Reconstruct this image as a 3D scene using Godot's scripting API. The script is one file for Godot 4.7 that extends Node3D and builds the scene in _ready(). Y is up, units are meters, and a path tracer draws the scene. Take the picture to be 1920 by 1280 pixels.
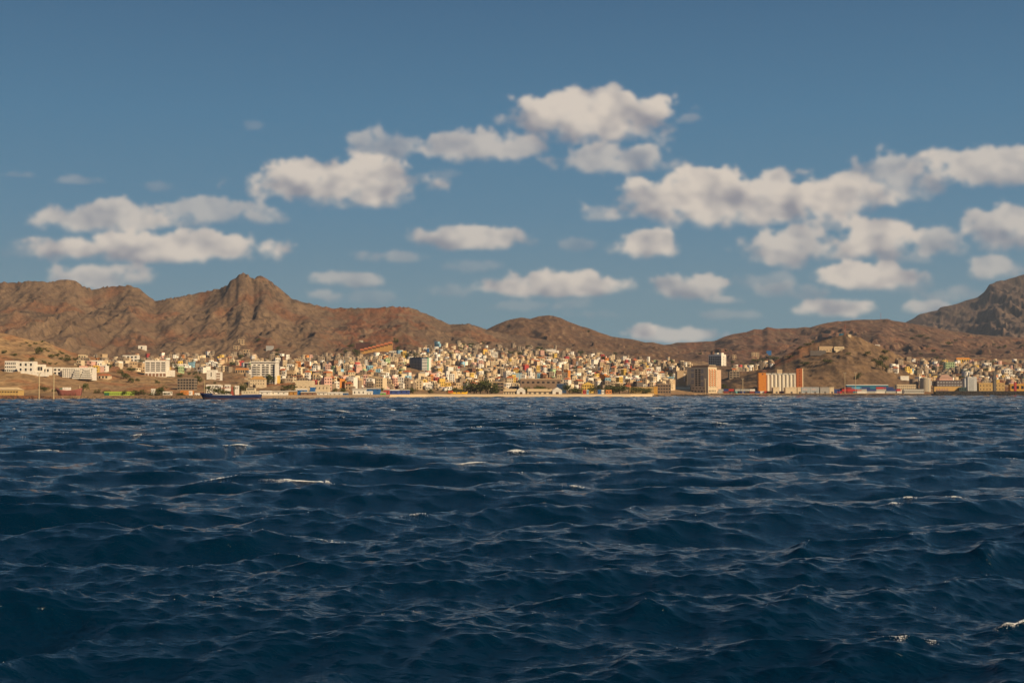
extends Node3D

# ---------------------------------------------------------------- measures
const F := 2637.0                      # focal length in photograph pixels
const EYE := Vector3(0, 6.5, 0)
const HORIZON := 731.0                 # photograph row at eye level
const SUN := Vector3(0.62, 0.55, 0.55) # towards the sun
const U0 := -230.0
const U1 := 2150.0
const DU := 2.4

var rng := RandomNumberGenerator.new()
var used := {}
var mats := {}
var unit_box: BoxMesh
var unit_cyl: CylinderMesh
var grain: NoiseTexture2D
var ds := PackedFloat32Array()         # distances of the terrain rows
var cols := 0
var grid: Array = []                   # rows of heights
var hue: Array = []                    # rows of colours
var n_gully: FastNoiseLite
var n_rough: FastNoiseLite
var n_patch: FastNoiseLite
var n_fine: FastNoiseLite
var waves: Array = []

# ---------------------------------------------------------------- small helpers
func lin(r: float, g: float, b: float) -> Color:
	return Color(r, g, b).linear_to_srgb()

func poly(p: Array, x: float) -> float:
	if x <= p[0][0]:
		return p[0][1]
	for i in range(1, p.size()):
		if x <= p[i][0]:
			var a = p[i - 1]
			var b = p[i]
			return lerpf(a[1], b[1], (x - a[0]) / (b[0] - a[0]))
	return p[p.size() - 1][1]

func at(u: float, v: float, d: float) -> Vector3:
	return Vector3((u - 960.0) / F * d, EYE.y + (HORIZON - v) / F * d, -d)

func numbered(called: String) -> String:
	if not used.has(called):
		used[called] = 0
		return called
	used[called] += 1
	return "%s_%03d" % [called, used[called]]

func tag(o: Node, label: String, category: String, group := "", kind := "") -> void:
	if label: o.set_meta("label", label)
	if category: o.set_meta("category", category)
	if group: o.set_meta("group", group)
	if kind: o.set_meta("kind", kind)

func thing(called: String, label: String, category: String, where: Vector3, turn := 0.0, group := "") -> Node3D:
	var o := Node3D.new()
	o.name = numbered(called)
	add_child(o)
	o.position = where
	o.rotation.y = turn
	tag(o, label, category, group)
	return o

func paint(called: String, r: float, g: float, b: float, rough := 0.85, grainy := true, metal := 0.0) -> StandardMaterial3D:
	if mats.has(called):
		return mats[called]
	var m := StandardMaterial3D.new()
	m.resource_name = called
	m.albedo_color = lin(r, g, b)
	m.roughness = rough
	m.metallic = metal
	m.metallic_specular = 0.35
	if grainy:
		m.albedo_texture = grain
		m.uv1_triplanar = true
		m.uv1_world_triplanar = true
		m.uv1_scale = Vector3(0.09, 0.09, 0.09)
	mats[called] = m
	return m

func mesh_node(called: String, me: Mesh, m: Material, parent: Node) -> MeshInstance3D:
	var o := MeshInstance3D.new()
	o.mesh = me
	o.material_override = m
	o.name = called if parent != self else numbered(called)
	parent.add_child(o, true)
	return o

# a box whose base centre is at p
func box(parent: Node, called: String, size: Vector3, p: Vector3, m: Material, turn := 0.0) -> MeshInstance3D:
	var o := mesh_node(called, unit_box, m, parent)
	o.position = p + Vector3(0, size.y * 0.5, 0)
	o.rotation.y = turn
	o.scale = size
	return o

func rod(parent: Node, called: String, r: float, h: float, p: Vector3, m: Material) -> MeshInstance3D:
	var o := mesh_node(called, unit_cyl, m, parent)
	o.position = p + Vector3(0, h * 0.5, 0)
	o.scale = Vector3(r * 2, h, r * 2)
	return o

# ridge prism of width w (x), height h, depth l (z), ridge along z or x; base centre at the origin
func gable_mesh(w: float, h: float, l: float, along_x: bool, hip := 0.0) -> ArrayMesh:
	var st := SurfaceTool.new()
	st.begin(Mesh.PRIMITIVE_TRIANGLES)
	st.set_smooth_group(-1)
	var a := Vector3(-w / 2, 0, l / 2)
	var b := Vector3(w / 2, 0, l / 2)
	var c := Vector3(w / 2, 0, -l / 2)
	var d := Vector3(-w / 2, 0, -l / 2)
	var r0: Vector3
	var r1: Vector3
	if along_x:
		r0 = Vector3(-w / 2 + hip, h, 0)
		r1 = Vector3(w / 2 - hip, h, 0)
		quad(st, a, b, r1, r0)
		quad(st, c, d, r0, r1)
		tri(st, d, a, r0)
		tri(st, b, c, r1)
	else:
		r0 = Vector3(0, h, l / 2 - hip)
		r1 = Vector3(0, h, -l / 2 + hip)
		quad(st, b, c, r1, r0)
		quad(st, d, a, r0, r1)
		tri(st, a, b, r0)
		tri(st, c, d, r1)
	quad(st, d, c, b, a)
	st.generate_normals()
	return st.commit()

func tri(st: SurfaceTool, a: Vector3, b: Vector3, c: Vector3) -> void:
	st.add_vertex(a); st.add_vertex(c); st.add_vertex(b)

func quad(st: SurfaceTool, a: Vector3, b: Vector3, c: Vector3, d: Vector3) -> void:
	tri(st, a, b, c)
	tri(st, a, c, d)

func make_noise(s: int, freq: float, oct: int, ridged := false) -> FastNoiseLite:
	var n := FastNoiseLite.new()
	n.seed = s
	n.noise_type = FastNoiseLite.TYPE_SIMPLEX_SMOOTH
	n.frequency = freq
	n.fractal_type = FastNoiseLite.FRACTAL_RIDGED if ridged else FastNoiseLite.FRACTAL_FBM
	n.fractal_octaves = oct
	return n

# ---------------------------------------------------------------- sky
const CLOUDS := [
	[1120, 228, 158, 58, 1.0], [1060, 205, 60, 38, 0.9], [1185, 215, 80, 40, 0.95], [905, 278, 108, 38, 0.8], [722, 274, 66, 36, 0.6], [1155, 303, 112, 33, 0.75],
	[632, 350, 176, 50, 1.0], [1390, 385, 238, 58, 1.0], [1330, 362, 90, 42, 1.0], [1565, 375, 115, 46, 0.9], [1690, 338, 92, 52, 0.72],
	[1850, 318, 140, 42, 0.9], [1490, 468, 98, 42, 0.9], [1645, 456, 78, 44, 1.0], [1765, 458, 64, 30, 0.75], [1890, 436, 86, 46, 0.85],
	[1208, 462, 66, 30, 1.0], [880, 450, 116, 24, 0.9], [295, 470, 228, 34, 1.0], [200, 414, 132, 36, 0.85], [388, 402, 136, 28, 0.65],
	[190, 524, 106, 28, 0.85], [1040, 537, 136, 28, 1.0], [1292, 542, 78, 26, 0.85], [1625, 522, 104, 27, 1.0], [1570, 581, 74, 19, 0.9],
	[1742, 579, 48, 15, 0.7], [650, 527, 64, 17, 0.6], [730, 483, 78, 13, 0.42], [878, 500, 60, 14, 0.22], [842, 546, 46, 18, 0.25],
	[1270, 630, 96, 16, 0.75], [1203, 622, 26, 14, 0.85], [1865, 508, 50, 24, 0.7], [1440, 533, 62, 22, 0.3], [30, 330, 44, 9, 0.22],
	[142, 337, 42, 9, 0.3], [476, 234, 20, 13, 0.16], [1075, 461, 34, 13, 0.3], [600, 553, 42, 13, 0.45], [1365, 564, 42, 9, 0.55],
	[300, 350, 36, 10, 0.22], [1290, 222, 26, 13, 0.3], [950, 226, 26, 14, 0.3], [1130, 402, 40, 18, 0.45], [830, 325, 30, 10, 0.25],
	[1080, 572, 40, 12, 0.2], [700, 562, 90, 14, 0.22], [980, 576, 70, 10, 0.2], [1370, 592, 60, 10, 0.28], [1490, 548, 84, 18, 0.34], [1800, 556, 74, 17, 0.36], [60, 470, 90, 18, 0.22], [1560, 425, 90, 16, 0.4], [1120, 590, 60, 9, 0.2], [1690, 488, 60, 14, 0.3], [1700, 535, 60, 24, 0.3],
]

func sky_color(el: float) -> Color:
	# linear radiance by elevation in degrees
	var stops := [[0.0, 0.150, 0.242, 0.285], [3.0, 0.130, 0.226, 0.280], [7.0, 0.091, 0.196, 0.288], [11.0, 0.066, 0.166, 0.270], [16.0, 0.045, 0.117, 0.212],
		[30.0, 0.030, 0.086, 0.172], [60.0, 0.018, 0.056, 0.124], [90.0, 0.015, 0.047, 0.106]]
	for i in range(1, stops.size()):
		if el <= stops[i][0]:
			var a = stops[i - 1]
			var b = stops[i]
			var t: float = (el - a[0]) / (b[0] - a[0])
			return Color(lerpf(a[1], b[1], t), lerpf(a[2], b[2], t), lerpf(a[3], b[3], t))
	return Color(0.014, 0.044, 0.100)

func build_sky() -> Sky:
	var w := 4096
	var h := 2048
	var im := Image.create(w, h, false, Image.FORMAT_RGBF)
	for r in h:
		var el: float = 90.0 - (r + 0.5) / h * 180.0
		var c := sky_color(maxf(el, 0.0))
		if el < 0.0:
			c = Color(0.02, 0.045, 0.07)
		im.fill_rect(Rect2i(0, r, w, 1), c)
	var list: Array = []
	for c in CLOUDS:
		list.append([c[0], c[1], c[2] * 1.1, c[3] * 1.1, c[4]])
	# the same kind of cloud goes on all round the horizon and, thinner, overhead
	var g := RandomNumberGenerator.new()
	g.seed = 77
	var full := TAU * F
	for i in 300:
		var cu: float = 2080.0 + g.randf() * (full - 2260.0)
		var up: float = pow(g.randf(), 1.5)
		var cv: float = 640.0 - up * 420.0
		var s: float = lerpf(0.45, 1.35, up) * g.randf_range(0.6, 1.4)
		list.append([cu, cv, 110.0 * s, 34.0 * s, g.randf_range(0.4, 1.0)])
	var shape := make_noise(5, 1.0 / 85.0, 5)
	var glow := make_noise(6, 1.0 / 120.0, 3)
	var warp := make_noise(9, 1.0 / 28.0, 4)
	for c in list:
		var cx: float = c[0]
		var cy: float = c[1]
		var rx: float = c[2] * 1.45
		var ry: float = c[3] * 1.75
		var az0: float = atan((cx - rx - 960.0) / F) if cx < 2000 and cx > -80 else (cx - rx - 960.0) / F
		var az1: float = atan((cx + rx - 960.0) / F) if cx < 2000 and cx > -80 else (cx + rx - 960.0) / F
		var e0: float = atan((HORIZON - cy - ry) / F)
		var e1: float = atan((HORIZON - cy + ry) / F)
		var x0 := int(floor(az0 / TAU * w))
		var x1 := int(ceil(az1 / TAU * w))
		var y0 := int((0.5 - e1 / PI) * h)
		var y1 := mini(int((0.5 - e0 / PI) * h) + 1, h / 2 - 1)
		var inside: bool = cx < 2000 and cx > -80
		for yy in range(y0, y1 + 1):
			var el: float = PI * (0.5 - (yy + 0.5) / h)
			for xx in range(x0, x1 + 1):
				var az: float = (xx + 0.5) / w * TAU
				var u: float = 960.0 + F * (tan(az) if inside else az)
				var v: float = HORIZON - F * tan(el) * (1.0 / cos(az) if inside else 1.0)
				var dx: float = (u - cx) / c[2]
				var dy: float = (v - cy) / c[3]
				var e: float = dx * dx + (dy * dy * 1.9 if dy > 0 else dy * dy * 0.85)
				if e > 2.4:
					continue
				var n: float = shape.get_noise_2d(u, v * 1.35)
				var n2: float = warp.get_noise_2d(u, v * 1.2)
				var thin: float = 1.0 - c[4]
				var val: float = 1.0 - e + n * lerpf(0.78, 1.25, thin) + n2 * lerpf(0.22, 0.5, thin)
				var soft: float = lerpf(0.30, 1.0, clampf(dy * 0.7 + 0.5, 0.0, 1.0)) + thin * 0.5
				var dens: float = smoothstep(-0.08, soft, val) * c[4]
				if dens < 0.004:
					continue
				var ln: float = glow.get_noise_2d(u, v * 1.3) - glow.get_noise_2d(u + 26.0, (v - 24.0) * 1.3)
				var lit: float = clampf(0.66 - dy * 0.26 + ln * 0.8 + n2 * 0.1, 0.0, 1.0)
				lit = lerpf(lit * 0.6, lit, clampf(c[4], 0.0, 1.0))
				var cc := Color(lerpf(0.235, 0.60, lit), lerpf(0.235, 0.527, lit), lerpf(0.265, 0.455, lit))
				var px := posmod(xx, w)
				var old := im.get_pixel(px, yy)
				im.set_pixel(px, yy, old.lerp(cc, dens * 0.93))
	var sm := PanoramaSkyMaterial.new()
	sm.panorama = ImageTexture.create_from_image(im)
	var sky := Sky.new()
	sky.sky_material = sm
	return sky

# ---------------------------------------------------------------- terrain
const SHORE := [[-300, 1000], [360, 1008], [520, 1060], [640, 1130], [730, 1250], [800, 1318], [1180, 1330], [1225, 1400], [1260, 1560], [1330, 1690], [1540, 1714], [2200, 1714]]
const RANGE_LEFT := [[-300, 560], [-120, 540], [0, 527], [40, 527], [62, 524], [85, 528], [122, 522], [140, 525], [150, 533], [170, 540], [200, 535], [243, 533], [262, 541], [275, 552], [290, 563], [330, 555], [360, 549], [412, 539], [418, 535], [424, 534], [430, 526], [436, 522], [441, 520], [446, 512], [455, 509.5], [463, 512], [467, 519], [474, 521], [480, 516], [488, 516], [500, 521], [515, 532], [530, 545], [545, 558], [560, 563], [600, 572], [620, 576], [680, 576], [735, 573], [770, 575], [800, 588], [830, 601], [845, 607], [880, 606], [900, 612], [915, 618], [1000, 632], [1100, 650], [1300, 690], [1500, 720], [2200, 730]]
const RANGE_MID := [[700, 720], [820, 668], [870, 638], [912, 616], [930, 607], [950, 599], [975, 594], [995, 596], [1010, 591], [1030, 589], [1050, 594], [1066, 601], [1090, 610], [1120, 620], [1150, 630], [1185, 634], [1210, 641], [1225, 640], [1245, 645], [1300, 658], [1500, 700], [2200, 730]]
const RANGE_RIGHT := [[900, 725], [1050, 690], [1180, 658], [1225, 648], [1258, 644], [1270, 642], [1300, 641], [1340, 639], [1360, 630], [1375, 625], [1400, 622], [1415, 616], [1430, 617], [1440, 612], [1455, 615], [1475, 614], [1495, 614], [1510, 612], [1520, 613], [1545, 605], [1570, 601], [1600, 599], [1640, 598], [1665, 597], [1675, 600], [1700, 604], [1760, 614], [1830, 626], [1920, 632], [2200, 640]]
const MOUNTAIN := [[1500, 690], [1640, 628], [1690, 605], [1700, 601], [1725, 588], [1760, 578], [1765, 573], [1800, 566], [1835, 553], [1848, 543], [1858, 530], [1870, 523], [1890, 518], [1920, 511], [2000, 500], [2200, 490]]
const FORT_HILL := [[1180, 740], [1240, 723], [1300, 714], [1360, 706], [1400, 697], [1440, 685], [1480, 662], [1500, 650], [1540, 637], [1575, 628], [1590, 624], [1610, 631], [1650, 647], [1700, 670], [1740, 700], [1770, 736], [1800, 745]]
const OCHRE_HILL := [[-300, 590], [-60, 615], [0, 622], [10, 624], [60, 637], [82, 638], [100, 646], [130, 658], [170, 668], [240, 684], [320, 700], [420, 722], [520, 742]]

const TOWN_U := [-300, 0, 200, 300, 470, 600, 740, 850, 960, 1100, 1250, 1350, 1440, 1560, 1700, 1800, 1920, 2200]
const TOWN_V := [
	[737, 737, 737, 737, 737, 735.5, 735.5, 736, 736, 736, 736, 736, 736, 736, 735, 735, 735, 735],
	[706, 707, 709, 714, 716, 715, 712, 713, 715, 716, 719, 731, 732, 732, 724, 710, 710, 710],
	[686, 688, 692, 692, 692, 692, 688, 688, 690, 694, 697, 703, 712, 712, 700, 688, 690, 690],
	[668, 670, 674, 674, 672, 672, 664, 660, 664, 670, 680, 682, 682, 678, 672, 672, 674, 674],
]
const TOWN_OFF := [130.0, 420.0, 820.0, 1280.0]

func town_height(k: PackedFloat32Array, sh: float, d: float) -> float:
	# k: ground height at the four offsets from the shore
	var o := d - sh
	if o < 0.0:
		return -0.12 * -o - 0.2
	if o < 14.0:
		return -0.2 + 2.6 * smoothstep(0.0, 14.0, o)
	if o < 60.0:
		return 2.4 + (o - 14.0) * 0.004
	var xs := [60.0, 130.0, 420.0, 820.0, 1280.0]
	var ys := [2.6, k[0], k[1], k[2], k[3]]
	for i in range(1, 5):
		if o <= xs[i]:
			var t: float = (o - xs[i - 1]) / (xs[i] - xs[i - 1])
			return lerpf(ys[i - 1], ys[i], t)
	return k[3] + (o - 1280.0) * 0.02

func smax(a: float, b: float, k: float) -> float:
	var h := clampf(0.5 + 0.5 * (a - b) / k, 0.0, 1.0)
	return lerpf(b, a, h) + k * h * (1.0 - h)

# one ridge seen end to end: foot at d0, crest of height yr at dr; gullies run down its front
func ridge(x: float, d: float, d0: float, dr: float, yf: float, yr: float, power: float, relief: float, off: float, strata: float) -> float:
	if yr <= yf:
		return -50.0
	if d < d0:
		return yf - (d0 - d) * 0.25
	var s := (d - d0) / (dr - d0)
	if s < 1.0:
		var y := yf + (yr - yf) * pow(s, power)
		var w := pow(s, 0.6) * pow(1.0 - s, 0.45) * 1.6
		var g: float = n_gully.get_noise_2d(x + off, d * 0.30 + off)
		var r: float = n_rough.get_noise_2d(x + off, d * 0.8)
		y -= (0.5 - g * 0.5) * relief * w * (yr - yf)
		y += r * (yr - yf) * 0.05 * w
		var g2: float = n_gully.get_noise_2d(x * 3.0 + off + d * 0.35, d * 0.34 - off)
		y -= (0.5 - g2 * 0.5) * relief * 0.30 * w * (yr - yf)
		if strata > 0.0:
			var q: float = y / strata + r * 1.1
			var f: float = q - floor(q)
			var mask: float = smoothstep(-0.15, 0.25, n_patch.get_noise_2d(x * 0.7 + off, d * 0.7))
			y += (smoothstep(0.25, 0.6, f) - f) * strata * 0.62 * mask * w
		return y
	return yr - (d - dr) * 0.42

func terrain_row(i: int) -> void:
	var d: float = ds[i]
	var row := PackedFloat32Array()
	var tint := PackedColorArray()
	row.resize(cols)
	tint.resize(cols)
	for c in cols:
		var u: float = U0 + c * DU
		var x: float = (u - 960.0) / F * d
		var t: PackedFloat32Array = column[c]
		var k := PackedFloat32Array([t[1], t[2], t[3], t[4]])
		var fine: float = n_fine.get_noise_2d(x, d)
		var patch: float = n_patch.get_noise_2d(x, d)
		var rough: float = n_rough.get_noise_2d(x * 1.7, d * 1.7)
		var y: float = town_height(k, t[0], d)
		var inland: float = smoothstep(60.0, 260.0, d - t[0])
		y += (fine * 1.2 + rough * 5.0 + patch * 4.0) * inland
		# bare ground of the town slope
		var base := Color(0.215, 0.140, 0.082)
		base = base.lerp(Color(0.29, 0.192, 0.108), clampf(0.5 + patch * 1.4, 0.0, 1.0))
		base = base.lerp(Color(0.21, 0.082, 0.040), smoothstep(0.05, 0.4, n_patch.get_noise_2d(x * 1.6 + 900.0, d * 1.1)) * (0.75 if u < 620.0 or u > 1640.0 else 0.2))
		var top := y
		if u < 560.0:
			var yo := ridge(x, d, t[0] + 78.0, 1480.0, 2.0, t[10], 0.85, 0.30, 1300.0, 9.0)
			if yo > top:
				base = Color(0.34, 0.222, 0.115).lerp(Color(0.275, 0.172, 0.094), clampf(0.5 + rough * 1.6, 0.0, 1.0))
				base = base.lerp(Color(0.27, 0.105, 0.050), smoothstep(0.06, 0.30, n_patch.get_noise_2d(x * 2.2 + 410.0, d * 1.6)) * 0.55)
			top = smax(top, yo, 5.0)
		if u < 1500.0:
			var yl := ridge(x, d, 2060.0, t[12], 42.0, t[5], 1.2, 0.33, 0.0, 17.0)
			if yl > top:
				base = Color(0.138, 0.092, 0.062).lerp(Color(0.188, 0.126, 0.082), clampf(0.5 + patch * 1.5 + fine * 0.7, 0.0, 1.0))
				var red: float = smoothstep(580.0, 660.0, u) * (1.0 - smoothstep(740.0, 840.0, u))
				base = base.lerp(Color(0.175, 0.066, 0.036), red * smoothstep(-0.2, 0.3, rough + patch * 0.5) * 0.85)
				base = base.lerp(Color(0.19, 0.082, 0.044), smoothstep(0.1, 0.42, n_patch.get_noise_2d(x * 1.3 - 500.0, d * 0.8)) * 0.6)
				var q: float = yl / 17.0 + rough * 0.9
				base = base.lerp(Color(0.058, 0.042, 0.034), smoothstep(0.55, 0.75, q - floor(q)) * smoothstep(0.1, 0.34, n_patch.get_noise_2d(x * 0.9, d * 0.9 + 300.0)) * 0.75)
			top = smax(top, yl, 6.0)
		if u > 640.0 and u < 1700.0:
			var ym := ridge(x, d, 2500.0, 3650.0, 40.0, t[6], 1.1, 0.30, 2200.0, 26.0)
			if ym > top:
				base = Color(0.150, 0.088, 0.054).lerp(Color(0.115, 0.068, 0.044), clampf(0.5 + patch * 1.4, 0.0, 1.0))
			top = smax(top, ym, 6.0)
		if u > 860.0:
			var yr := ridge(x, d, 2560.0, 3900.0, 42.0, t[7], 1.0, 0.30, 3300.0, 30.0)
			if yr > top:
				base = Color(0.155, 0.088, 0.060).lerp(Color(0.120, 0.074, 0.054), clampf(0.5 + patch * 1.4, 0.0, 1.0))
				base = base.lerp(Color(0.185, 0.085, 0.050), smoothstep(0.1, 0.4, n_patch.get_noise_2d(x * 1.2 + 77.0, d * 0.8)) * 0.6)
			top = smax(top, yr, 6.0)
		if u > 1480.0:
			var ye := ridge(x, d, 4300.0, 6400.0, 60.0, t[8], 1.05, 0.26, 4700.0, 0.0)
			if ye > top:
				base = Color(0.128, 0.088, 0.072).lerp(Color(0.088, 0.066, 0.058), clampf(0.5 + patch * 1.3 + rough, 0.0, 1.0))
			top = smax(top, ye, 8.0)
		if u > 1170.0 and u < 1810.0:
			var yg := ridge(x, d, 1772.0, 2040.0, 0.0, t[9], lerpf(0.36, 0.66, smoothstep(1420.0, 1500.0, u)), 0.40, 5100.0, 7.0)
			if yg > top:
				base = Color(0.190, 0.122, 0.072).lerp(Color(0.135, 0.088, 0.056), clampf(0.5 + rough * 1.8 + fine * 0.8, 0.0, 1.0))
				base = base.lerp(Color(0.20, 0.085, 0.045), smoothstep(0.0, 0.3, patch) * smoothstep(1560.0, 1480.0, u) * 0.8)
				if u < 1430.0 and d < 2020.0:
					base = base.lerp(Color(0.050, 0.036, 0.028), smoothstep(-0.3, 0.1, n_rough.get_noise_2d(x * 5.0, d * 1.2)) * smoothstep(1240.0, 1290.0, u) * 0.9)
			top = smax(top, yg, 3.0)
		# bare rock showing through the scree, and pale runnels of loose stone
		var speck: float = smoothstep(0.16, 0.42, n_fine.get_noise_2d(x * 1.5 + 70.0, d * 0.55))
		base = base.lerp(Color(0.055, 0.040, 0.032), speck * 0.55 * inland)
		var runnel: float = smoothstep(0.18, 0.45, n_fine.get_noise_2d(x * 1.9 - d * 0.18, d * 0.16 + 400.0))
		base = base.lerp(Color(0.27, 0.185, 0.115), runnel * 0.42 * inland)
		row[c] = top
		tint[c] = base * 1.14
	grid[i] = row
	hue[i] = tint

var column: Array = []

func build_terrain() -> void:
	n_gully = make_noise(11, 1.0 / 260.0, 4, true)
	n_rough = make_noise(12, 1.0 / 95.0, 5)
	n_patch = make_noise(13, 1.0 / 210.0, 3)
	n_fine = make_noise(14, 1.0 / 22.0, 3)
	var d := 955.0
	while d < 7700.0:
		ds.append(d)
		d += 4.5 if d < 2500.0 else (9.0 if d < 4200.0 else 42.0)
	cols = int((U1 - U0) / DU) + 1
	for c in cols:
		var u: float = U0 + c * DU
		var t := PackedFloat32Array()
		var sh := poly(SHORE, u)
		t.append(sh)
		for r in 4:
			var pts: Array = []
			for j in TOWN_U.size():
				pts.append([TOWN_U[j], TOWN_V[r][j]])
			t.append(EYE.y + (HORIZON - poly(pts, u)) / F * (sh + TOWN_OFF[r]))
		var crest := 3180.0 + 90.0 * n_patch.get_noise_2d(u * 1.1, 55.0)
		t.append(EYE.y + (HORIZON - poly(RANGE_LEFT, u)) / F * crest)
		t.append(EYE.y + (HORIZON - poly(RANGE_MID, u)) / F * 3650.0)
		t.append(EYE.y + (HORIZON - poly(RANGE_RIGHT, u)) / F * 3900.0)
		t.append(EYE.y + (HORIZON - poly(MOUNTAIN, u)) / F * 6400.0)
		t.append(EYE.y + (HORIZON - (poly(FORT_HILL, u) + 2.5 * n_fine.get_noise_2d(u * 1.1, 9.0) + 2.0 * n_rough.get_noise_2d(u * 2.0, 3.0))) / F * 2040.0)
		t.append(EYE.y + (HORIZON - poly(OCHRE_HILL, u)) / F * 1480.0)
		t.append(0.0)
		t.append(crest)
		column.append(t)
	grid.resize(ds.size())
	hue.resize(ds.size())
	var job := WorkerThreadPool.add_group_task(terrain_row, ds.size(), -1, true)
	WorkerThreadPool.wait_for_group_task_completion(job)
	var pos := PackedVector3Array()
	var nor := PackedVector3Array()
	var colr := PackedColorArray()
	var idx := PackedInt32Array()
	var rows := ds.size()
	for i in rows:
		var row: PackedFloat32Array = grid[i]
		var before: PackedFloat32Array = grid[maxi(i - 1, 0)]
		var after: PackedFloat32Array = grid[mini(i + 1, rows - 1)]
		var dd: float = ds[mini(i + 1, rows - 1)] - ds[maxi(i - 1, 0)]
		var dist: float = ds[i]
		var k := dist / F
		var p := PackedVector3Array()
		var n := PackedVector3Array()
		p.resize(cols)
		n.resize(cols)
		for c in cols:
			var sx: float = (U0 + c * DU - 960.0) / F
			p[c] = Vector3(sx * dist, row[c], -dist)
			var c0 := maxi(c - 1, 0)
			var c1 := mini(c + 1, cols - 1)
			var gx: float = (row[c1] - row[c0]) / ((c1 - c0) * DU * k)
			var gd: float = (after[c] - before[c]) / dd - gx * sx
			n[c] = Vector3(-gx, 1.0, gd).normalized()
		pos.append_array(p)
		nor.append_array(n)
		colr.append_array(hue[i])
		if i > 0:
			for c in cols - 1:
				if row[c] < -2.0 and row[c + 1] < -2.0 and before[c] < -2.0 and before[c + 1] < -2.0:
					continue
				var a := (i - 1) * cols + c
				idx.append_array(PackedInt32Array([a, a + cols, a + 1, a + 1, a + cols, a + cols + 1]))
	var arr := []
	arr.resize(Mesh.ARRAY_MAX)
	arr[Mesh.ARRAY_VERTEX] = pos
	arr[Mesh.ARRAY_NORMAL] = nor
	arr[Mesh.ARRAY_COLOR] = colr
	arr[Mesh.ARRAY_INDEX] = idx
	var me := ArrayMesh.new()
	me.add_surface_from_arrays(Mesh.PRIMITIVE_TRIANGLES, arr)
	var m := StandardMaterial3D.new()
	m.vertex_color_use_as_albedo = true
	m.roughness = 0.95
	m.metallic_specular = 0.2
	var tex := NoiseTexture2D.new()
	tex.width = 512
	tex.height = 512
	tex.seamless = true
	tex.noise = make_noise(31, 0.02, 5)
	var ramp := Gradient.new()
	ramp.colors = PackedColorArray([lin(0.34, 0.32, 0.31), lin(0.88, 0.88, 0.88), lin(1, 1, 1)])
	ramp.offsets = PackedFloat32Array([0.0, 0.55, 1.0])
	tex.color_ramp = ramp
	m.albedo_texture = tex
	var bump := NoiseTexture2D.new()
	bump.width = 512
	bump.height = 512
	bump.seamless = true
	bump.as_normal_map = true
	bump.bump_strength = 9.0
	bump.noise = make_noise(32, 0.022, 5, true)
	m.normal_enabled = true
	m.normal_texture = bump
	m.normal_scale = 0.5
	m.uv1_triplanar = true
	m.uv1_world_triplanar = true
	m.uv1_scale = Vector3(1 / 74.0, 1 / 74.0, 1 / 74.0)
	var o := mesh_node("hills_and_coast_terrain", me, m, self)
	tag(o, "dry brown volcanic hills and coastal slope behind the town", "terrain", "", "structure")

func ground_at(u: float, d: float) -> float:
	var c := clampf((u - U0) / DU, 0.0, cols - 1.001)
	var lo := 0
	var hi := ds.size() - 1
	while hi - lo > 1:
		var mid := (lo + hi) / 2
		if ds[mid] <= d: lo = mid
		else: hi = mid
	var t := clampf((d - ds[lo]) / (ds[hi] - ds[lo]), 0.0, 1.0)
	var ci := int(c)
	var f := c - ci
	return lerpf(lerpf(grid[lo][ci], grid[lo][ci + 1], f), lerpf(grid[hi][ci], grid[hi][ci + 1], f), t)

func ground(p: Vector3) -> float:
	return ground_at(960.0 + F * p.x / -p.z, -p.z)

# how far away the slope stands that shows at that place of the photograph
func reach(u: float, v: float) -> float:
	var c := clampi(int((u - U0) / DU), 0, cols - 1)
	for i in ds.size():
		if ds[i] < column[c][0] + 20.0:
			continue
		if HORIZON - (grid[i][c] - EYE.y) * F / ds[i] <= v:
			return ds[i]
	return 3000.0

# ---------------------------------------------------------------- sea
func wave_fade(l: float, step: float) -> float:
	return clampf(l / step * 0.5 - 1.0, 0.85 if l > 3.0 else 0.4, 1.0)

func wave_at(x0: float, z0: float, step: float) -> Array:
	var dx := 0.0
	var dz := 0.0
	var y := 0.0
	var nx := 0.0
	var nz := 0.0
	var ny := 0.0
	for w in waves:
		var k: float = w[3]
		var fade: float = wave_fade(w[4], step)
		var a: float = w[2] * fade
		var ph: float = (x0 * w[0] + z0 * w[1]) * k + w[5]
		var s := sin(ph)
		var c := cos(ph)
		y += a * s
		dx += a * c * w[0]
		dz += a * c * w[1]
		nx += a * k * c * w[0]
		nz += a * k * c * w[1]
		ny += a * k * s
	return [Vector3(x0 + dx, y, z0 + dz), Vector3(-nx, 1.0 - minf(ny, 0.3), -nz).normalized(), ny]

var sea_d := PackedFloat32Array()
var sea_rows: Array = []
const SEA_COLS := 440
const SEA_SPAN := 0.56

func sea_step(d: float) -> float:
	return clampf(0.55 * d * d / 9100.0, 0.10, 1.3) if d < 330.0 else maxf(1.3, (d - 330.0) * 0.007 + 1.3)

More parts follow.
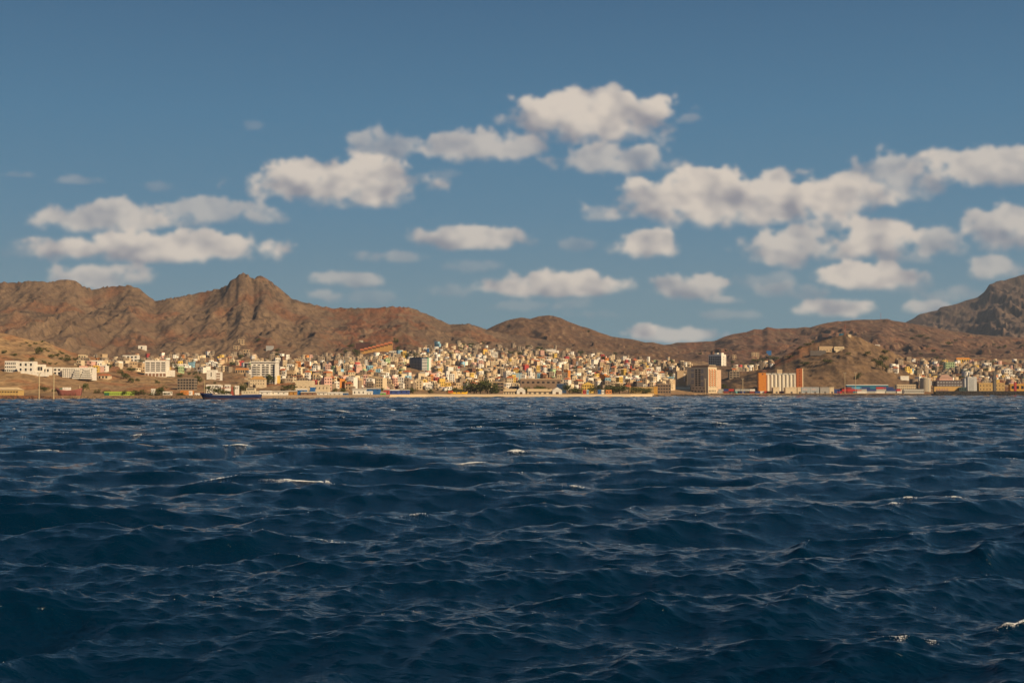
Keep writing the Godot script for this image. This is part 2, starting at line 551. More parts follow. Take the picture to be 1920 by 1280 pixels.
func sea_row(i: int) -> void:
	var d: float = sea_d[i]
	var p := PackedVector3Array()
	var n := PackedVector3Array()
	var t := PackedVector2Array()
	p.resize(SEA_COLS); n.resize(SEA_COLS); t.resize(SEA_COLS)
	var half: float = maxf(d, 26.0) * SEA_SPAN + 4.0
	var step: float = maxf(sea_step(d), half * 2.0 / SEA_COLS)
	var m := waves.size()
	var kx := PackedFloat64Array()
	var p0 := PackedFloat64Array()
	var am := PackedFloat64Array()
	var wx := PackedFloat64Array()
	var wz := PackedFloat64Array()
	var kk := PackedFloat64Array()
	for w in waves:
		kx.append(w[0] * w[3])
		p0.append(-d * w[1] * w[3] + w[5])
		am.append(w[2] * wave_fade(w[4], step))
		wx.append(w[0]); wz.append(w[1]); kk.append(w[3])
	for c in SEA_COLS:
		var x: float = lerpf(-half, half, c / float(SEA_COLS - 1))
		var dx := 0.0
		var dz := 0.0
		var y := 0.0
		var nx := 0.0
		var nz := 0.0
		var ny := 0.0
		for j in m:
			var ph: float = x * kx[j] + p0[j]
			var a: float = am[j]
			var sn := a * sin(ph)
			var cs := a * cos(ph)
			var k: float = kk[j]
			y += sn
			ny += sn * k
			sn = cs * wx[j]
			dx += sn
			nx += sn * k
			cs = cs * wz[j]
			dz += cs
			nz += cs * k
		p[c] = Vector3(x + dx * 0.9, y, -d + dz * 0.9)
		n[c] = Vector3(-nx, 1.0 - minf(ny, 0.3), -nz).normalized()
		t[c] = Vector2(x * 0.94 - d * 0.34, x * 0.34 + d * 0.94)
	sea_rows[i] = [p, n, t]

func build_sea() -> void:
	var g := RandomNumberGenerator.new()
	g.seed = 4
	for i in 56:
		var l: float = 0.42 * pow(24.0 / 0.42, i / 55.0) * g.randf_range(0.95, 1.05)
		var spread: float = 0.85 if l > 6.0 else 1.3
		var ang: float = 0.22 + g.randfn(0.0, 0.5) * spread
		var amp: float = 0.0118 * pow(l, 0.80)
		if l < 3.0: amp *= 1.0
		elif l > 6.0 and l < 14.0: amp *= 1.35
		if l > 14.0: amp *= 0.75
		waves.append([sin(ang), cos(ang), amp, TAU / l, l, g.randf() * TAU])
	var d := -40.0
	while d < 1900.0:
		sea_d.append(d)
		d += 2.5 if d < 16.0 else sea_step(d)
	sea_rows.resize(sea_d.size())
	var job := WorkerThreadPool.add_group_task(sea_row, sea_d.size(), -1, true)
	WorkerThreadPool.wait_for_group_task_completion(job)
	var pos := PackedVector3Array()
	var nor := PackedVector3Array()
	var uv := PackedVector2Array()
	var idx := PackedInt32Array()
	for i in sea_d.size():
		pos.append_array(sea_rows[i][0])
		nor.append_array(sea_rows[i][1])
		uv.append_array(sea_rows[i][2])
		if i > 0:
			for c in SEA_COLS - 1:
				var a := (i - 1) * SEA_COLS + c
				idx.append_array(PackedInt32Array([a, a + SEA_COLS, a + 1, a + 1, a + SEA_COLS, a + SEA_COLS + 1]))
	var arr := []
	arr.resize(Mesh.ARRAY_MAX)
	arr[Mesh.ARRAY_VERTEX] = pos
	arr[Mesh.ARRAY_NORMAL] = nor
	arr[Mesh.ARRAY_TEX_UV] = uv
	arr[Mesh.ARRAY_INDEX] = idx
	var st := SurfaceTool.new()
	var me := ArrayMesh.new()
	me.add_surface_from_arrays(Mesh.PRIMITIVE_TRIANGLES, arr)
	st.create_from(me, 0)
	st.generate_tangents()
	me = st.commit()
	var m := StandardMaterial3D.new()
	m.resource_name = "sea_water"
	m.albedo_color = lin(0.0001, 0.0098, 0.0262)
	m.roughness = 0.07
	m.metallic_specular = 0.34
	var bump := NoiseTexture2D.new()
	bump.width = 1024
	bump.height = 1024
	bump.seamless = true
	bump.as_normal_map = true
	bump.bump_strength = 11.0
	bump.noise = make_noise(41, 0.012, 6)
	m.normal_enabled = true
	m.normal_texture = bump
	m.normal_scale = 1.0
	m.uv1_scale = Vector3(1 / 4.4, 1 / 2.3, 1)
	var o := mesh_node("sea", me, m, self)
	tag(o, "dark blue choppy sea in front of the town", "sea", "", "structure")

func foam_glint_flake(st: SurfaceTool, p: Vector3, r: float, g: RandomNumberGenerator) -> void:
	var n := 5
	var pts: Array = []
	var a0 := g.randf() * TAU
	for i in n:
		var a := a0 + TAU * i / n
		var rr := r * g.randf_range(0.55, 1.2)
		pts.append(p + Vector3(cos(a) * rr, g.randf_range(-0.2, 0.35) * r, sin(a) * rr * 0.8))
	var top := p + Vector3(0, r * 0.45, 0)
	for i in n:
		tri(st, top, pts[(i + 1) % n], pts[i])

func build_foam_and_glints() -> void:
	var st := SurfaceTool.new()
	st.begin(Mesh.PRIMITIVE_TRIANGLES)
	var g := RandomNumberGenerator.new()
	g.seed = 91
	# [u, v, width in photograph pixels, thickness in pixels, flakes]
	var caps := [[445, 852, 44, 8, 260], [470, 857, 50, 3, 70], [868, 869, 54, 8, 260], [948, 859, 46, 7, 200], [590, 912, 200, 3, 620], [400, 905, 70, 2, 60],
		[646, 775, 26, 5, 90], [732, 771, 18, 2, 26], [1712, 791, 32, 4, 100], [1366, 800, 44, 3, 60], [1233, 767, 32, 3, 50], [1410, 790, 40, 2, 26], [250, 822, 26, 3, 45], [80, 850, 60, 3, 40],
		[1885, 1219, 100, 4, 330], [1680, 1214, 60, 5, 60], [1775, 1217, 50, 4, 50], [1658, 934, 36, 5, 60], [1790, 936, 46, 4, 40], [905, 802, 40, 2, 24], [1350, 834, 30, 2, 20], [820, 986, 70, 4, 26],
		[1120, 918, 60, 4, 40], [190, 780, 40, 2, 20], [1890, 865, 30, 3, 20], [1610, 950, 40, 4, 30], [660, 1023, 90, 6, 24], [1010, 800, 24, 2, 14]]
	for i in 190:
		caps.append([g.randf_range(-60, 1980), 746.0 + pow(g.randf(), 2.0) * 70.0, g.randf_range(4, 18), g.randf_range(1.0, 2.2), g.randi_range(4, 12)])
	for i in 240:  # lone white flakes stand in for sun glints on the crests
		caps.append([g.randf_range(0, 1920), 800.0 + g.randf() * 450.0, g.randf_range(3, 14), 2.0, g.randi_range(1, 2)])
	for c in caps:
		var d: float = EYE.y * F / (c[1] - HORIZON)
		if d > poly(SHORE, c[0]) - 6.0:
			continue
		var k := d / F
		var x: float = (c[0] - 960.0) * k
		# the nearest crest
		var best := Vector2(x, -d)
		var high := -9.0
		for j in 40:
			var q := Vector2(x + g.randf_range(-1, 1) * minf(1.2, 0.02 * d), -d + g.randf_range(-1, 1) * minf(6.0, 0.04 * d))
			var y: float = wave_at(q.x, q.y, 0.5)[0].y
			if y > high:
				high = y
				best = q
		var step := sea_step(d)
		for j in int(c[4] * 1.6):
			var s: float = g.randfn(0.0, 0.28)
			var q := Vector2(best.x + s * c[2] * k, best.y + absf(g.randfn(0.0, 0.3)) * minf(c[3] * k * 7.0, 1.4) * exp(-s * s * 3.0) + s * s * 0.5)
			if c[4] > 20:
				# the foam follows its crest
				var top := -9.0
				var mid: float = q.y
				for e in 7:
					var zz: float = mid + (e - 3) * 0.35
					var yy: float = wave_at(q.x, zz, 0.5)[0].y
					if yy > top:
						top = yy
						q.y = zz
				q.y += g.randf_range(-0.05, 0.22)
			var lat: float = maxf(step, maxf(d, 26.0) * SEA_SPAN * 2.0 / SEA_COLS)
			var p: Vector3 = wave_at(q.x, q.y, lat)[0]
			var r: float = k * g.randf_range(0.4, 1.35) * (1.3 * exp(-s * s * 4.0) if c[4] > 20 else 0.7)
			foam_glint_flake(st, p + Vector3(0, r * 0.2, 0), r, g)
	st.generate_normals()
	var m := paint("foam_glint_white", 0.80, 0.82, 0.84, 0.9, false)
	var o := mesh_node("sea_foam_and_glints", st.commit(), m, self)
	tag(o, "white foam of breaking wavelets and flakes painted as sun glints on the dark sea", "foam", "", "stuff")

# ---------------------------------------------------------------- where things stand, in words
func place_words(u: float) -> String:
	if u < 215.0: return "on the ochre slope above the boatyard"
	if u < 330.0: return "around the white ribbon-windowed office block"
	if u < 470.0: return "on the slope behind the blue ship"
	if u < 560.0: return "beside the tall white balcony block"
	if u < 660.0: return "behind the low white waterfront sheds"
	if u < 762.0: return "below the terracotta-roofed hillside hotel"
	if u < 830.0: return "around the dark twin tower"
	if u < 940.0: return "behind the big beach trees"
	if u < 1070.0: return "behind the white gabled warehouses"
	if u < 1180.0: return "behind the coloured beach kiosks"
	if u < 1290.0: return "left of the tall beige hotel"
	if u < 1440.0: return "behind the tall beige hotel"
	if u < 1640.0: return "on the rocky fort hill"
	if u < 1760.0: return "on the slope beside the fort hill"
	return "on the slope behind the dark breakwater"

# ---------------------------------------------------------------- buildings
# a block seen between columns u0 and u1 and rows vt and vb; its front stands square to the view unless turned
func block(called: String, label: String, category: String, u0: float, u1: float, vt: float, vb: float, m: Material, o := {}) -> Node3D:
	var uc := (u0 + u1) * 0.5
	var d: float = o.get("d", 0.0)
	if d <= 0.0:
		d = reach(uc, vb)
	var k := d / F
	var w := (u1 - u0) * k
	var h := (vb - vt) * k
	var y: float = EYE.y + (HORIZON - vb) * k
	var depth: float = o.get("depth", 12.0)
	var turn: float = o.get("turn", 0.0)
	var t := thing(called, label, category, Vector3((uc - 960.0) * k, y, -d - depth * 0.5), turn, o.get("group", ""))
	var gy := ground(t.position)
	var sunk: float = maxf(1.5, y - minf(gy, ground(t.position + Vector3(0, 0, depth * 0.5))) + 1.0)
	box(t, "wall", Vector3(w, h + sunk, depth), Vector3(0, -sunk, 0), m)
	t.set_meta("size_w", w)
	t.set_meta("size_h", h)
	t.set_meta("size_d", depth)
	if o.get("roof", "flat") == "flat":
		parapet(t, w, h, depth, o.get("roof_mat", m))
	elif o.roof == "none":
		pass
	else:
		var along: bool = o.roof != "gable_front"
		var rise: float = o.get("rise", 2.4)
		var r := mesh_node("roof", gable_mesh(w + 0.8, rise, depth + 0.8, along, o.get("hip", 0.0)), o.roof_mat, t)
		r.position.y = h + 0.01
	if o.has("floors"):
		facade(t, w, h, depth, o)
	return t

func parapet(t: Node3D, w: float, h: float, depth: float, m: Material) -> void:
	var r := 0.55
	box(t, "roof", Vector3(w + 0.3, 0.35, depth + 0.3), Vector3(0, h, 0), m)
	box(t, "parapet", Vector3(w + 0.1, r, 0.3), Vector3(0, h + 0.352, depth * 0.5 - 0.2), m)
	box(t, "parapet", Vector3(0.3, r, depth - 0.8), Vector3(w * 0.5 - 0.2, h + 0.352, -0.1), m)

# rows of windows on the front and on the right-hand side, each a piece of its own
func facade(t: Node3D, w: float, h: float, depth: float, o: Dictionary) -> void:
	var floors: int = o.floors
	var bays: int = o.get("bays", 4)
	var m: Material = o.get("glass", mats["dark_window"])
	var fw: float = o.get("fill_w", 0.55)
	var fh: float = o.get("fill_h", 0.5)
	var base: float = o.get("base", 0.0) * h
	var fl := (h - base) / floors
	var bw := w / bays
	for f in floors:
		for b in bays:
			box(t, "window", Vector3(bw * fw, fl * fh, 0.16), Vector3(-w * 0.5 + bw * (b + 0.5), base + fl * (f + 0.32), depth * 0.5), m)
		if o.has("slab"):
			box(t, "balcony", Vector3(w * o.get("slab_w", 1.0), fl * 0.3, 1.3), Vector3(w * o.get("slab_x", 0.0), base + fl * f, depth * 0.5 + 0.66), o.slab)
	var sides: int = o.get("sides", 0)
	for f in floors:
		for b in sides:
			var sw := depth / sides
			box(t, "window", Vector3(0.16, fl * fh, sw * fw), Vector3(w * 0.5, base + fl * (f + 0.32), depth * 0.5 - sw * (b + 0.5)), m)

# a tower turned by 45 degrees: left face between ul and uc, right face between uc and ur
func corner_tower(called: String, label: String, category: String, ul: float, uc: float, ur: float, vt: float, vb: float, d: float, m: Material) -> Node3D:
	var k := d / F
	var w := (uc - ul) * k * sqrt(2.0)
	var l := (ur - uc) * k * sqrt(2.0)
	var h := (vb - vt) * k
	var y: float = EYE.y + (HORIZON - vb) * k
	var near := Vector3((uc - 960.0) * k, y, -d)
	# own axes: x runs along the left face towards the near edge, z out of the left face
	var turn := -PI / 4.0
	var b := Basis(Vector3.UP, turn)
	var t := thing(called, label, category, near - b.x * (w * 0.5) - b.z * (l * 0.5), turn)
	box(t, "wall", Vector3(w, h + 4.0, l), Vector3(0, -4.0, 0), m)
	t.set_meta("size_w", w)
	t.set_meta("size_h", h)
	t.set_meta("size_d", l)
	return t

func merge_box(st: SurfaceTool, size: Vector3, p: Vector3, turn: float, c: Color) -> void:
	var b := Basis(Vector3.UP, turn)
	var x := b.x * size.x * 0.5
	var z := b.z * size.z * 0.5
	var y := Vector3(0, size.y, 0)
	var q := [p - x + z, p + x + z, p + x - z, p - x - z]
	if c.a > 0.0: st.set_color(c)
	for i in 4:
		quad(st, q[i], q[(i + 1) % 4], q[(i + 1) % 4] + y, q[i] + y)
	quad(st, q[0] + y, q[1] + y, q[2] + y, q[3] + y)

# ---------------------------------------------------------------- the town's houses
const HOUSE_COLORS := [
	["white", 0.74, 0.70, 0.63, 22], ["cream", 0.62, 0.50, 0.34, 32], ["beige", 0.48, 0.35, 0.22, 24], ["bare concrete", 0.27, 0.21, 0.155, 18], ["dark grey", 0.12, 0.105, 0.10, 3],
	["yellow", 0.66, 0.44, 0.11, 6], ["pale pink", 0.62, 0.38, 0.31, 5], ["orange", 0.56, 0.22, 0.06, 3], ["light blue", 0.24, 0.43, 0.55, 2],
	["red", 0.40, 0.06, 0.055, 2], ["pale green", 0.38, 0.50, 0.28, 2], ["brown", 0.24, 0.13, 0.08, 4],
]
const TOWN_TOP := [[100, 660], [160, 664], [260, 668], [330, 664], [440, 660], [500, 670], [560, 672], [650, 664], [700, 655], [740, 655], [790, 650], [860, 643], [960, 650], [1050, 655], [1130, 658], [1200, 668], [1290, 684], [1330, 690]]

func build_houses() -> void:
	var g := RandomNumberGenerator.new()
	g.seed = 1234
	var picks: Array = []
	var taken := {}
	var weights := 0
	for c in HOUSE_COLORS: weights += c[4]
	var tries := 0
	while tries < 9500:
		tries += 1
		var u: float
		var v: float
		var r := g.randf()
		if r < 0.80:
			u = g.randf_range(470, 1300)
			v = lerpf(poly(TOWN_TOP, u), 731.0, pow(g.randf(), 0.85))
			var lo_edge := v - poly(TOWN_TOP, u)
			if lo_edge < 34.0 and g.randf() > 0.16 + 0.84 * pow(lo_edge / 34.0, 1.5): continue
			if u < 520 and v < 690 and g.randf() < 0.5: continue
			if u < 560 and v > 716: continue
			if u > 1270 and v > 695: continue
		elif r < 0.86:
			u = g.randf_range(150, 480)
			v = g.randf_range(poly(TOWN_TOP, u) + 2.0, 698.0)
			if g.randf() < 0.62: continue
		elif r < 0.97:
			u = g.randf_range(1665, 1990)
			v = g.randf_range(677, 722)
			if v < 690.0 and g.randf() < 0.6: continue
			if u < 1720 and v > 700: continue
			if g.randf() < 0.3: continue
		else:
			u = g.randf_range(1340, 1450)
			v = 704.0 - (u - 1340.0) * 0.16 + g.randf_range(-5, 2)
		var d := reach(u, v)
		if d > 2950.0: continue
		var p := Vector3((u - 960.0) / F * d, 0, -d)
		var w := g.randf_range(3.8, 7.8)
		var cell := Vector2i(int(floor(p.x / 6.6)), int(floor(p.z / 10.0)))
		var free := true
		for a in [-1, 0, 1]:
			if taken.has(cell + Vector2i(a, 0)): free = free and g.randf() < 0.35 and a != 0
		if not free: continue
		# keep clear of the large buildings
		var clash := false
		for b in big:
			if u > b[0] - 6.0 and u < b[1] + 6.0 and absf(d - b[2]) < b[3] + 9.0:
				clash = true
				break
		if clash: continue
		taken[cell] = true
		var storeys: int = [1, 1, 1, 2, 2, 2, 2, 3, 3, 4][g.randi() % 10]
		if u < 480.0 or u > 1640.0: storeys = mini(storeys, 2)
		elif d > 2100.0: storeys = mini(storeys, 3)
		var h := storeys * 2.7 + g.randf_range(-0.3, 0.5)
		var pickc := g.randi() % weights
		var ci := 0
		while pickc >= HOUSE_COLORS[ci][4]:
			pickc -= HOUSE_COLORS[ci][4]
			ci += 1
		if v < poly(TOWN_TOP, clampf(u, 100, 1330)) + 20.0 and g.randf() < 0.5: ci = 3
		var roof := g.randf()
		var kind := "flat"
		if roof < 0.15 and ci != 3: kind = "tiled"
		elif roof < 0.24: kind = "stair"
		p.y = ground(p)
		picks.append({"p": p, "u": u, "d": d, "w": w, "l": g.randf_range(5.5, 9), "h": h, "s": storeys, "c": ci, "roof": kind, "turn": g.randfn(0.0, 0.5), "k": g.randi()})
	# what each shows from the sea, nearest first
	picks.sort_custom(func(a, b): return a.d < b.d)
	var line := PackedFloat32Array()
	line.resize(2400)
	line.fill(760.0)
	for h in picks:
		var half: float = h.w * 0.5 * F / h.d
		var top: float = HORIZON - (h.p.y + h.h - EYE.y) * F / h.d
		var foot: float = HORIZON - (h.p.y - EYE.y) * F / h.d
		var shown := 0.0
		for c in range(int(h.u - half), int(h.u + half) + 1):
			var cc := clampi(c + 230, 0, 2399)
			shown += maxf(0.0, minf(line[cc], foot) - top)
			line[cc] = minf(line[cc], top)
		h.shown = shown if h.u > -5.0 and h.u < 1925.0 else 0.0
	var order := picks.duplicate()
	order.sort_custom(func(a, b): return a.shown > b.shown)
	var st := SurfaceTool.new()
	st.begin(Mesh.PRIMITIVE_TRIANGLES)
	var n := 0
	for h in order:
		if h.shown < 3.0:
			continue
		n += 1
		if n <= 300:
			house(h)
		else:
			var c = HOUSE_COLORS[h.c]
			var col := Color(c[1], c[2], c[3])
			merge_box(st, Vector3(h.w, h.h + 3.0, h.l), h.p - Vector3(0, 3.0, 0), h.turn, col)
			merge_box(st, Vector3(h.w + 0.3, 0.5, h.l + 0.3), h.p + Vector3(0, h.h, 0), h.turn, Color(0.42, 0.14, 0.06) if h.roof == "tiled" else col)
			var b := Basis(Vector3.UP, h.turn)
			if h.k % 5 < 3:
				merge_box(st, Vector3(h.w * 0.55, h.h * 0.6 + 3.0, h.l * 0.7), h.p + b * Vector3(h.w * (0.77 if h.k % 2 else -0.77), -3.0, h.l * 0.2), h.turn, col if h.k % 3 else Color(0.27, 0.21, 0.155))
			for s in h.s:
				for a in 2:
					merge_box(st, Vector3(1.5, 1.3, 0.2), h.p + b * Vector3((a - 0.5) * h.w * 0.5, s * 2.7 + 0.9, h.l * 0.5), h.turn, Color(0.035, 0.03, 0.03))
	st.generate_normals()
	var m := StandardMaterial3D.new()
	m.resource_name = "far_house_walls"
	m.vertex_color_use_as_albedo = true
	m.roughness = 0.9
	m.metallic_specular = 0.3
	var o := mesh_node("distant_house_cluster", st.commit(), m, self)
	tag(o, "mass of small far houses packed between the nearer town houses", "houses", "", "stuff")

func house(h: Dictionary) -> void:
	var c = HOUSE_COLORS[h.c]
	var m := paint("house_" + c[0].replace(" ", "_"), c[1], c[2], c[3], 0.9)
	var size := "narrow" if h.w < 6.6 else ("wide" if h.w > 9.3 else "")
	var roof_words: String = {"flat": "flat roof", "tiled": "tiled roof", "stair": "roof hut"}[h.roof]
	if h.roof == "flat" and h.k % 4 == 0: roof_words = "black roof tank" if h.k % 8 == 0 else "white roof tank"
	elif h.s > 1 and h.k % 3 == 0: roof_words = "balcony"
	var label := ("%s %s %s house with %s, %s" % [size, c[0], ["", "one-storey", "two-storey", "three-storey", "four-storey"][h.s], roof_words, place_words(h.u)]).strip_edges()
	var t := thing("town_house", label, "house", h.p, h.turn, "houses of the hillside town")
	box(t, "wall", Vector3(h.w, h.h + 3.0, h.l), Vector3(0, -3.0, 0), m)
	if h.roof == "tiled":
		var key := "%d_%d" % [int(h.w), int(h.l)]
		if not tiled.has(key):
			tiled[key] = gable_mesh(int(h.w) + 1.4, 1.9, int(h.l) + 1.4, true, 1.6)
		var r := mesh_node("roof", tiled[key], mats["terracotta"], t)
		r.position.y = h.h + 0.01
	else:
		box(t, "roof", Vector3(h.w + 0.3, 0.35, h.l + 0.3), Vector3(0, h.h, 0), m)
		box(t, "parapet", Vector3(h.w, 0.6, 0.25), Vector3(0, h.h + 0.352, h.l * 0.5 - 0.15), m)
		if h.roof == "stair":
			box(t, "roof_hut", Vector3(2.6, 2.3, 2.8), Vector3((h.k % 5 - 2) * h.w * 0.12, h.h + 0.352, -h.l * 0.15), m)
		elif h.k % 4 == 0:
			rod(t, "water_tank", 0.7, 1.3, Vector3(h.w * 0.25, h.h + 0.352, 0), mats["tank_dark"] if h.k % 8 == 0 else mats["tank_white"])
	if h.k % 5 < 2:
		box(t, "annex", Vector3(h.w * 0.55, h.h * 0.55 + 3.0, h.l * 0.7), Vector3(h.w * (0.77 if h.k % 2 else -0.77), -3.0, h.l * 0.2), mats["house_bare_concrete"] if h.k % 3 else m)
	var bays: int = 2 if h.w < 6.5 else 3
	for s in h.s:
		for b in bays:
			if (h.k >> (s * 3 + b)) % 6 == 0: continue
			var door: bool = s == 0 and b == h.k % bays
			box(t, "door" if door else "window", Vector3(1.1 if door else 1.25, 2.1 if door else 1.3, 0.14), Vector3((b - (bays - 1) * 0.5) * h.w / bays, s * 2.7 + (0.0 if door else 0.9), h.l * 0.5), mats["brown_door"] if door else mats["dark_window"])
		if s > 0 and h.k % 3 == 0:
			box(t, "balcony", Vector3(h.w * 0.6, 0.9, 1.0), Vector3(0, s * 2.7 - 0.15, h.l * 0.5 + 0.51), m)

var tiled := {}
var big: Array = []      # u0, u1, distance, depth of the large buildings

func keep(u0: float, u1: float, d: float, depth: float) -> void:
	big.append([u0, u1, d + depth * 0.5, depth * 0.5])

# ---------------------------------------------------------------- trees
var crowns: Array = []
var trunk: ArrayMesh

func make_crown(s: int, flat: float) -> ArrayMesh:
	var g := RandomNumberGenerator.new()
	g.seed = s
	var st := SurfaceTool.new()
	st.begin(Mesh.PRIMITIVE_TRIANGLES)
	var lobes: Array = []
	for i in 9:
		var a := g.randf() * TAU
		var r := sqrt(g.randf()) * 0.34
		lobes.append([Vector3(cos(a) * r, 0.5 + g.randf_range(-0.22, 0.22) * flat, sin(a) * r), g.randf_range(0.13, 0.24)])
	for i in 620:
		var l = lobes[g.randi() % lobes.size()]
		var dir := Vector3(g.randfn(), g.randfn() * 0.8, g.randfn()).normalized()
		var p: Vector3 = l[0] + dir * l[1] * pow(g.randf(), 0.35)
		var ax := Vector3(g.randfn(), g.randfn(), g.randfn()).normalized()
		var ay := ax.cross(Vector3(g.randfn(), g.randfn(), g.randfn())).normalized()
		var s2 := g.randf_range(0.022, 0.05)
		var shade := g.randf_range(0.75, 1.25)
		st.set_color(Color(0.074 * shade, 0.082 * shade, 0.028 * shade))
		quad(st, p - ax * s2, p + ay * s2 * 0.7, p + ax * s2, p - ay * s2 * 0.7)
	st.generate_normals()
	return st.commit()

func build_trees() -> void:
	for i in 6:
		crowns.append(make_crown(600 + i, 1.0))
	var st := SurfaceTool.new()
	st.begin(Mesh.PRIMITIVE_TRIANGLES)
	for limb in [[Vector3(0, -0.15, 0), Vector3(0.02, 0.3, 0), 0.035, 0.022], [Vector3(0.02, 0.28, 0), Vector3(0.2, 0.55, 0.05), 0.02, 0.008], [Vector3(0.02, 0.28, 0), Vector3(-0.18, 0.56, -0.06), 0.02, 0.008], [Vector3(0.02, 0.26, 0), Vector3(0.0, 0.6, 0.16), 0.018, 0.008]]:
		for i in 6:
			var a := TAU * i / 6.0
			var b := TAU * (i + 1) / 6.0
			var va := Vector3(cos(a), 0, sin(a))
			var vb := Vector3(cos(b), 0, sin(b))
			quad(st, limb[0] + vb * limb[2], limb[0] + va * limb[2], limb[1] + va * limb[3], limb[1] + vb * limb[3])
	st.generate_normals()
	trunk = st.commit()
	var leaf := StandardMaterial3D.new()
	leaf.resource_name = "foliage"
	leaf.vertex_color_use_as_albedo = true
	leaf.roughness = 0.8
	leaf.metallic_specular = 0.2
	leaf.backlight_enabled = true
	leaf.backlight = Color(0.25, 0.28, 0.1)
	mats["foliage"] = leaf
	var bark := paint("bark", 0.10, 0.065, 0.04, 0.95)
	var spots := [[72, 664, 12, 13], [7, 663, 7, 5], [25, 668, 9, 5], [57, 677, 12, 7], [95, 672, 10, 6], [107, 668, 8, 5], [114, 663, 8, 5], [113, 674, 7, 5], [126, 679, 11, 9], [126, 669, 8, 4], [139, 675, 8, 5], [147, 677, 7, 8], [202, 691, 12, 8], [231, 711, 17, 13], [156, 725, 14, 12], [83, 726, 16, 9], [102, 726, 11, 6], [182, 729, 10, 7], [199, 729, 13, 7], [234, 743, 9, 8], [49, 644, 5, 3], [65, 645, 6, 3], [78, 643, 5, 3], [55, 650, 5, 4], [37, 649, 4, 2], [83, 655, 7, 3], [88, 659, 6, 4], [92, 683, 7, 4], [104, 683, 6, 3], [82, 682, 7, 5], [149, 688, 12, 4],
		[332, 697, 15, 13], [337, 709, 9, 7], [370, 722, 13, 16], [355, 703, 6, 5], [365, 703, 7, 5], [375, 700, 5, 4], [245, 718, 10, 9], [257, 714, 8, 6], [294, 719, 8, 6], [298, 735, 19, 15], [314, 736, 12, 6], [291, 744, 18, 7], [260, 744, 22, 8], [336, 743, 16, 7], [450, 728, 22, 15], [401, 738, 26, 12], [425, 741, 20, 8], [452, 673, 9, 7], [434, 688, 9, 8], [252, 728, 18, 6], [362, 681, 7, 5], [402, 720, 5, 4], [265, 684, 12, 7], [245, 697, 14, 7],
		[504, 722, 17, 14], [540, 732, 26, 14], [627, 728, 9, 8], [642, 731, 12, 8], [667, 668, 14, 10], [656, 652, 12, 6], [636, 668, 9, 4], [520, 659, 9, 5], [517, 667, 9, 5], [484, 642, 9, 4],
		[930, 737, 18, 10], [1068, 735, 22, 13], [1150, 736, 20, 12], [1210, 736, 18, 10], [1025, 735, 12, 10], [845, 735, 18, 9], [720, 730, 14, 8], [690, 727, 12, 7], [762, 730, 22, 9], [775, 733, 12, 10], [806, 732, 11, 8], [862, 731, 18, 8], [889, 738, 32, 22], [914, 738, 32, 20], [901, 737, 26, 20], [876, 680, 10, 6], [845, 669, 12, 7], [868, 650, 9, 5], [955, 667, 8, 7], [742, 645, 8, 7], [801, 667, 10, 7], [878, 668, 12, 5], [905, 645, 7, 4], [955, 733, 12, 8], [742, 659, 10, 4],
		[982, 733, 22, 11], [1012, 733, 18, 14], [989, 707, 16, 8], [1084, 731, 20, 10], [1124, 722, 14, 8], [1139, 731, 22, 12], [1114, 736, 18, 12], [1162, 737, 26, 14], [1191, 733, 18, 12], [1081, 697, 13, 9], [1110, 713, 15, 6], [1133, 714, 13, 7], [1050, 703, 12, 5], [1175, 697, 10, 8], [1154, 667, 7, 5], [998, 663, 11, 5], [963, 664, 9, 6], [1148, 684, 9, 5], [1060, 672, 6, 4], [1105, 624, 6, 4],
		[1226, 724, 13, 6], [1250, 718, 12, 6], [1359, 728, 12, 7], [1415, 680, 9, 6], [1429, 681, 14, 8], [1412, 688, 10, 6], [1394, 690, 8, 5], [1375, 683, 8, 6], [1324, 651, 6, 4], [1356, 651, 6, 3], [1361, 660, 6, 3], [1313, 666, 6, 4],
		[1554, 682, 16, 7], [1626, 668, 11, 7], [1660, 663, 10, 6], [1657, 679, 14, 10], [1642, 681, 11, 5], [1655, 697, 16, 14], [1610, 711, 11, 9], [1509, 687, 13, 6], [1451, 677, 22, 7], [1482, 672, 13, 4], [1591, 665, 8, 4], [1514, 649, 12, 5], [1525, 646, 5, 5], [1501, 654, 6, 4],
		[1781, 648, 9, 6], [1784, 634, 7, 6], [1759, 694, 9, 5], [1751, 697, 10, 5], [1807, 701, 16, 7], [1860, 688, 9, 9], [1885, 641, 8, 3], [1896, 643, 7, 3], [1865, 648, 6, 3], [1727, 633, 16, 4], [1740, 636, 6, 3], [1751, 661, 6, 5], [1756, 673, 8, 4], [1727, 667, 6, 3], [1850, 696, 8, 6], [1806, 709, 12, 4], [1917, 653, 8, 5], [1799, 636, 7, 3], [1816, 637, 7, 4], [1845, 634, 7, 3], [1882, 632, 6, 3], [1875, 654, 7, 4], [1886, 653, 7, 4], [1793, 641, 7, 3], [1773, 659, 5, 3], [1853, 631, 7, 3], [1740, 653, 5, 3], [1713, 637, 8, 4]]
	var g := RandomNumberGenerator.new()
	g.seed = 55
	for i in 110:
		var u := g.randf_range(500, 1290)
		spots.append([u, g.randf_range(poly(TOWN_TOP, u), 724), g.randf_range(6, 12), g.randf_range(4, 8)])
